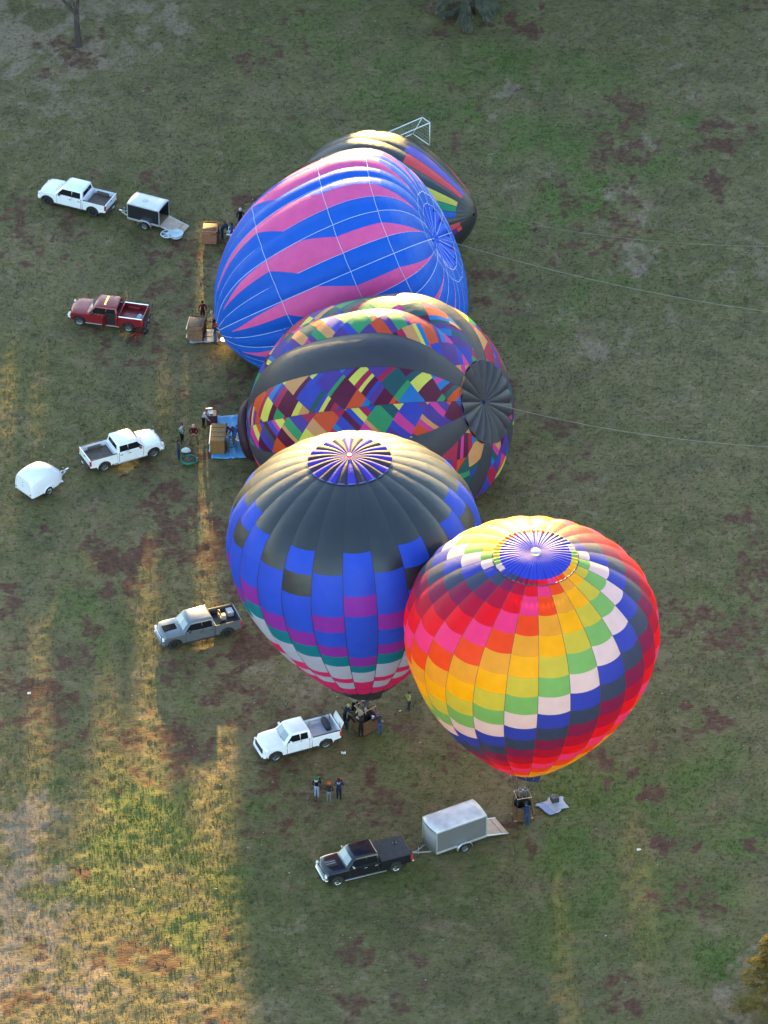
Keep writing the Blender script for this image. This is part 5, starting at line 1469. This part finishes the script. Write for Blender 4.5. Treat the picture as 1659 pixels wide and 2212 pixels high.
# ------------------------------------------------------------------ PEOPLE
SKIN = mat('skin', (.38, .20, .14), .55)
def cloth_m(c): return mat('cloth_%d_%d_%d' % tuple(int(v * 999) for v in c), tuple(v * .62 for v in c), .85, spec=.12, noise=.1, nscale=5)
def person(pix, face, top, legs, label, hat=None, hair=(.06, .04, .03), arms='down', bend=0, stance=.11, height=1.75, base=0.0, shoes=(.03, .03, .03), hood=None, sleeve=None, loc=None, bulk=1.0):
    """face: heading in degrees, 0 = to the right of the photo, 90 = away from the camera"""
    p = G(*pix) if loc is None else Vector(loc)
    e = tag(empty('person', (p.x, p.y, (gz(p.x, p.y) if base == 0 else base)), math.radians(face - 90)), label, 'person')
    bd = math.radians(bend)
    hip = Vector((0, 0, .94))
    def T(x, y, z):      # torso point turned forward about the hips
        v = Vector((x, y, z)) - hip; c, s_ = math.cos(bd), math.sin(bd)
        return hip + Vector((v.x, v.y * c + v.z * s_, -v.y * s_ + v.z * c))
    if bend: hip_shift = -.12 * math.sin(bd)
    J = {}; V = []; E_ = []; R_ = []; tagv = []
    def add(name, co, r, kind, link=None):
        V.append(tuple(co)); R_.append(r); tagv.append(kind); J[name] = len(V) - 1
        if link: E_.append((J[link], J[name]))
    b = bulk
    add('pelvis', (0, 0, .95), .145 * b, 'leg')
    add('waist', T(0, 0, 1.12), .135 * b, 'top', 'pelvis'); add('chest', T(0, .01, 1.33), .155 * b, 'top', 'waist'); add('neck', T(0, .01, 1.49), .07, 'top', 'chest')
    add('head0', T(0, .03, 1.58), .085, 'skin', 'neck'); add('head1', T(0, .03, 1.68), .095, 'skin', 'head0')
    for s_, n in ((-1, 'L'), (1, 'R')):
        add('sh' + n, T(s_ * .18, 0, 1.42), .075 * b, 'top', 'chest')
        if arms == 'up' or (arms == 'one' and s_ > 0): el, wr = T(s_ * .27, .14, 1.20), T(s_ * .09, .26, 1.50)
        elif arms == 'reach': el, wr = T(s_ * .25, .22, 1.30), Vector(T(s_ * .20, .45, 1.32)) - Vector((0, 0, .12 + .25 * math.sin(bd)))
        elif arms == 'hang': s0 = T(s_ * .2, .02, 1.42); el, wr = s0 + Vector((s_ * .02, .03, -.28)), s0 + Vector((0, .10, -.52))
        elif arms == 'pocket': el, wr = T(s_ * .32, -.04, 1.18), T(s_ * .18, .12, 1.02)
        else: el, wr = T(s_ * .27, -.01, 1.16), T(s_ * .27, .07, .92)
        add('el' + n, el, .055 * b, 'sleeve', 'sh' + n); add('wr' + n, wr, .038, 'sleeve', 'el' + n)
        d = (Vector(wr) - Vector(el)).normalized(); hd = Vector(wr) + d * .07; add('hd' + n, hd, .036, 'skin', 'wr' + n)
        add('hp' + n, (s_ * .09, 0, .88), .11 * b, 'leg', 'pelvis'); add('kn' + n, (s_ * (.05 + stance / 2), .03, .50), .070, 'leg', 'hp' + n)
        add('an' + n, (s_ * stance, -.01, .11), .048, 'leg', 'kn' + n); add('to' + n, (s_ * (stance + .02), .15, .045), .042, 'shoe', 'an' + n)
    me = bpy.data.meshes.new('body'); me.from_pydata(V, E_, [])
    o = bpy.data.objects.new('body', me); COL.objects.link(o)
    sk = o.modifiers.new('skin', 'SKIN'); sb = o.modifiers.new('sub', 'SUBSURF'); sb.levels = 1; sb.render_levels = 1
    for i, r in enumerate(R_): me.skin_vertices[0].data[i].radius = (r, r * (.72 if tagv[i] == 'top' or i == 0 else 1))
    me.skin_vertices[0].data[0].use_root = True
    dg = bpy.context.evaluated_depsgraph_get(); me2 = bpy.data.meshes.new_from_object(o.evaluated_get(dg))
    bpy.data.objects.remove(o)
    kinds = ['skin', 'top', 'leg', 'shoe', 'sleeve']
    A = np.array(V); EE = [(a_, b_) for a_, b_ in E_]
    vs = [v.co.copy() for v in me2.vertices]; fs = [tuple(f.vertices) for f in me2.polygons]; idx = []
    for f in me2.polygons:
        c = np.array(f.center); best = None
        for (a_, b_) in EE:
            pa, pb = A[a_], A[b_]; t = np.clip((c - pa) @ (pb - pa) / ((pb - pa) @ (pb - pa)), 0, 1); dd = np.linalg.norm(c - (pa + (pb - pa) * t))
            k = tagv[b_] if (t > .35 or tagv[a_] == tagv[b_]) else tagv[a_]
            if tagv[a_] == 'leg' and tagv[b_] == 'top': k = 'top' if t > .0 else 'leg'
            if best is None or dd < best[0]: best = (dd, k)
        idx.append(kinds.index(best[1]))
    # fingers and a nose, joined into the same body mesh
    def finger(pts, rads):
        m = MB(); m.tube(pts, rads, 5); o0 = len(vs); vs.extend(m.v); fs.extend([tuple(o0 + k for k in f) for f in m.f]); idx.extend([0] * len(m.f))
    for n in 'LR':
        h = Vector(V[J['hd' + n]]); d = (h - Vector(V[J['wr' + n]])).normalized(); sd = d.cross(Vector((0, 1, .2))).normalized(); up = sd.cross(d)
        for k, ln in enumerate((.075, .085, .08, .062)):
            o0 = h + sd * (k - 1.5) * .021; finger([o0, o0 + d * ln * .55, o0 + d * ln * .9 + up * .03], [.010, .009, .007])
        o0 = h - d * .03 + sd * -.035; finger([o0, o0 - sd * .03 + d * .03, o0 - sd * .035 + d * .06], [.011, .010, .008])
    nb = T(0, .12, 1.63); finger([nb, nb + (T(0, .16, 1.60) - nb)], [.016, .012])
    for s_ in (-1, 1):
        ea = T(s_ * .093, .03, 1.63); finger([ea, ea + (T(s_ * .11, .02, 1.645) - ea)], [.022, .014])
    mesh_obj('body', vs, fs, [SKIN, cloth_m(top), cloth_m(legs), cloth_m(shoes), cloth_m(sleeve or top)], e, idx=idx)
    # hair, hat or hood
    c = T(0, .025, 1.685); Mx = Matrix.Rotation(-bd, 3, 'X')
    q = MB()
    if hat:
        q.lathe([(.118, -.05), (.125, -.01), (.118, .05), (.085, .10), (.03, .125), (0, .128)], 12, Mx, c); q.lathe([(0, .15), (.03, .14), (.03, .12)], 6, Mx, c)
        q.build('hat', cloth_m(hat), e, smooth=True)
        q = MB(); q.lathe([(.105, -.09), (.112, -.03), (.1, .03)], 10, Mx, T(0, .01, 1.685)); q.build('hair', cloth_m(hair), e, smooth=True)
    else:
        q.lathe([(.098, -.10), (.112, -.04), (.112, .03), (.085, .09), (.04, .115), (0, .12)], 12, Mx, T(0, .008, 1.69)); q.build('hair', cloth_m(hair), e, smooth=True)
    if hood:
        q = MB(); cc = T(0, -.07, 1.50); q.lathe([(.05, .06), (.11, .05), (.13, 0), (.10, -.06), (0, -.07)], 10, Mx, cc); q.build('hood', cloth_m(hood), e, smooth=True)
    e.scale = (height / 1.78,) * 3
    return e
BK = (.016, .016, .02); NV = (.02, .035, .10); JEAN = (.06, .10, .22)
person((684, 1722), 70, BK, (.32, .42, .60), 'person in a green knit hat, black jacket and light blue jeans, leftmost of three onlookers', hat=(.02, .22, .08), hood=(.6, .6, .6), arms='one')
person((711, 1734), 80, (.03, .035, .04), (.22, .22, .24), 'person in a bright orange hat, dark jacket and grey trousers, middle of the three onlookers', hat=(.9, .12, .02), arms='pocket', height=1.72)
person((732, 1728), 75, NV, (.02, .025, .06), 'person in a dark red hat and navy overalls, rightmost of the three onlookers', hat=(.16, .01, .015), arms='up', hood=(.3, .35, .5), height=1.82)
person((884, 1534), 200, (.42, .46, .14), (.05, .05, .07), 'person in a yellow-green jacket taking a photo between the two standing balloons', hair=(.07, .06, .05), arms='up', height=1.6)
person((744, 1566), 20, (.015, .05, .085), (.02, .025, .04), 'person in pale yellow hat and teal jacket holding the charcoal balloon basket from the left', hat=(.55, .48, .26), arms='reach', bend=20)
person((749, 1581), 30, BK, (.06, .05, .045), 'person in dark clothes and grey shoes standing at the tail of the white double-cab pickup', hair=(.05, .04, .03), arms='reach', bend=35, shoes=(.3, .3, .3), height=1.6)
person((764, 1551), 300, BK, BK, 'grey-haired person in black behind the left corner of the charcoal balloon basket', hair=(.42, .40, .38), arms='reach', bend=15)
def in_basket(root, dx, dy, **k):
    p = root.location + Vector((dx, dy, 0)); return person(None, loc=(p.x, p.y, 0), base=.12, **k)
in_basket(blk, -.35, .05, face=250, top=(.62, .56, .36), legs=BK, label='person in a cream jacket standing in the charcoal balloon basket', hair=(.25, .2, .16), arms='up', height=1.7)
in_basket(blk, .30, .05, face=200, top=BK, legs=BK, label='person in a bulky black coat in the right of the charcoal balloon basket', hair=(.5, .5, .5), arms='reach', bend=25, bulk=1.35, height=1.75)
person((779.6, 1592), 95, BK, BK, 'person all in black with their back to us in front of the charcoal balloon basket', hair=(.03, .025, .02), arms='reach', height=1.78)
person((821, 1587), 125, (.05, .045, .065), JEAN, 'person in purple hat, dark jacket and jeans leaning on the charcoal balloon basket', hat=(.30, .10, .32), arms='reach', bend=25, height=1.75)
in_basket(rain, -.38, -.05, face=30, top=BK, legs=BK, label='person in a bulky black coat leaning over the left of the rainbow balloon basket', hair=(.3, .2, .15), arms='reach', bend=20, bulk=1.4, height=1.8)
in_basket(rain, .22, .15, face=220, top=(.03, .035, .06), legs=BK, label='person in dark grey working the burner inside the rainbow balloon basket', hair=(.3, .2, .16), arms='up', height=1.75)
person((1138.5, 1781), 110, (.025, .05, .13), (.035, .07, .17), 'person in blue jacket and jeans with white shoes leaning on the rainbow balloon basket', hair=(.05, .05, .07), arms='reach', bend=18, shoes=(.6, .65, .7), height=1.85)
person((439.4, 920), -20, (.62, .60, .72), BK, 'red-haired person in a white shirt reaching down at the tarp corner', hair=(.42, .10, .04), arms='reach', bend=20, height=1.7)
person((419, 957), 270, (.09, .012, .02), (.24, .15, .10), 'person in maroon jacket, tan trousers and pale cap, feet apart on the grass', hat=(.6, .42, .28), stance=.28, arms='pocket', bulk=1.1)
person((393, 953.8), 330, (.55, .58, .6), BK, 'brown-haired person in a white shirt with a green sleeve beside the group at the tarp', hair=(.14, .06, .03), arms='pocket', sleeve=(.02, .25, .12))
person((386, 991), 20, (.06, .065, .09), (.02, .04, .13), 'person in grey jacket and dark jeans, standing directly above the green bag', hair=(.04, .035, .04), arms='down')
person((491, 976.6), 40, (.12, .18, .30), (.11, .11, .10), 'person in a dusty blue jacket and grey trousers standing on the blue tarp', hair=(.18, .17, .16), arms='reach', bend=10)
person((507.8, 961), 80, (.03, .14, .50), (.24, .20, .15), 'person in a bright blue jacket and khaki trousers bending over the tarp', hair=(.05, .2, .5), arms='reach', bend=55, height=1.7)
person((505, 948), 200, (.40, .02, .07), JEAN, 'person in a red top crouched behind the blue-jacketed person on the tarp', hair=(.10, .05, .03), arms='reach', bend=45, height=1.5)
person((519, 952), 190, (.10, .11, .14), (.10, .16, .28), 'person in a grey top and faded jeans at the patchwork balloon mouth', hair=(.10, .08, .06), arms='reach', bend=50, height=1.65)
person((438, 690), 280, (.12, .015, .025), (.05, .02, .02), 'person in a long dark red coat behind the tipped basket of the blue balloon', hair=(.05, .03, .02), arms='down', height=1.75)
person((463, 708), 210, (.40, .36, .28), NV, 'person in a tan jacket and cap at the burner of the blue and pink balloon', hat=(.55, .5, .4), arms='reach', bend=15, height=1.7)
person((465, 740), 20, (.02, .03, .08), JEAN, 'person in red cap, navy jacket and jeans beside the blue and pink balloon mouth', hat=(.4, .03, .02), arms='reach', height=1.8)
person((480, 513), 10, (.03, .05, .11), (.02, .05, .16), 'person in a navy jacket bending over behind the reddish wicker basket', hair=(.35, .25, .15), arms='reach', bend=40, height=1.75)
person((494, 512), 160, (.06, .05, .05), BK, 'person in a dark brown coat stooping between the reddish basket and the balloon', hair=(.2, .1, .05), arms='reach', bend=30, height=1.6)
person((501, 520), 170, (.02, .10, .42), (.02, .05, .2), 'person in a bright blue jacket at the edge of the blue and pink balloon', hair=(.06, .05, .05), arms='down', height=1.7)
person((520, 488), 260, BK, BK, 'person in black with a white cap half hidden behind the blue and pink balloon', hat=(.75, .75, .75), arms='down', height=1.75)
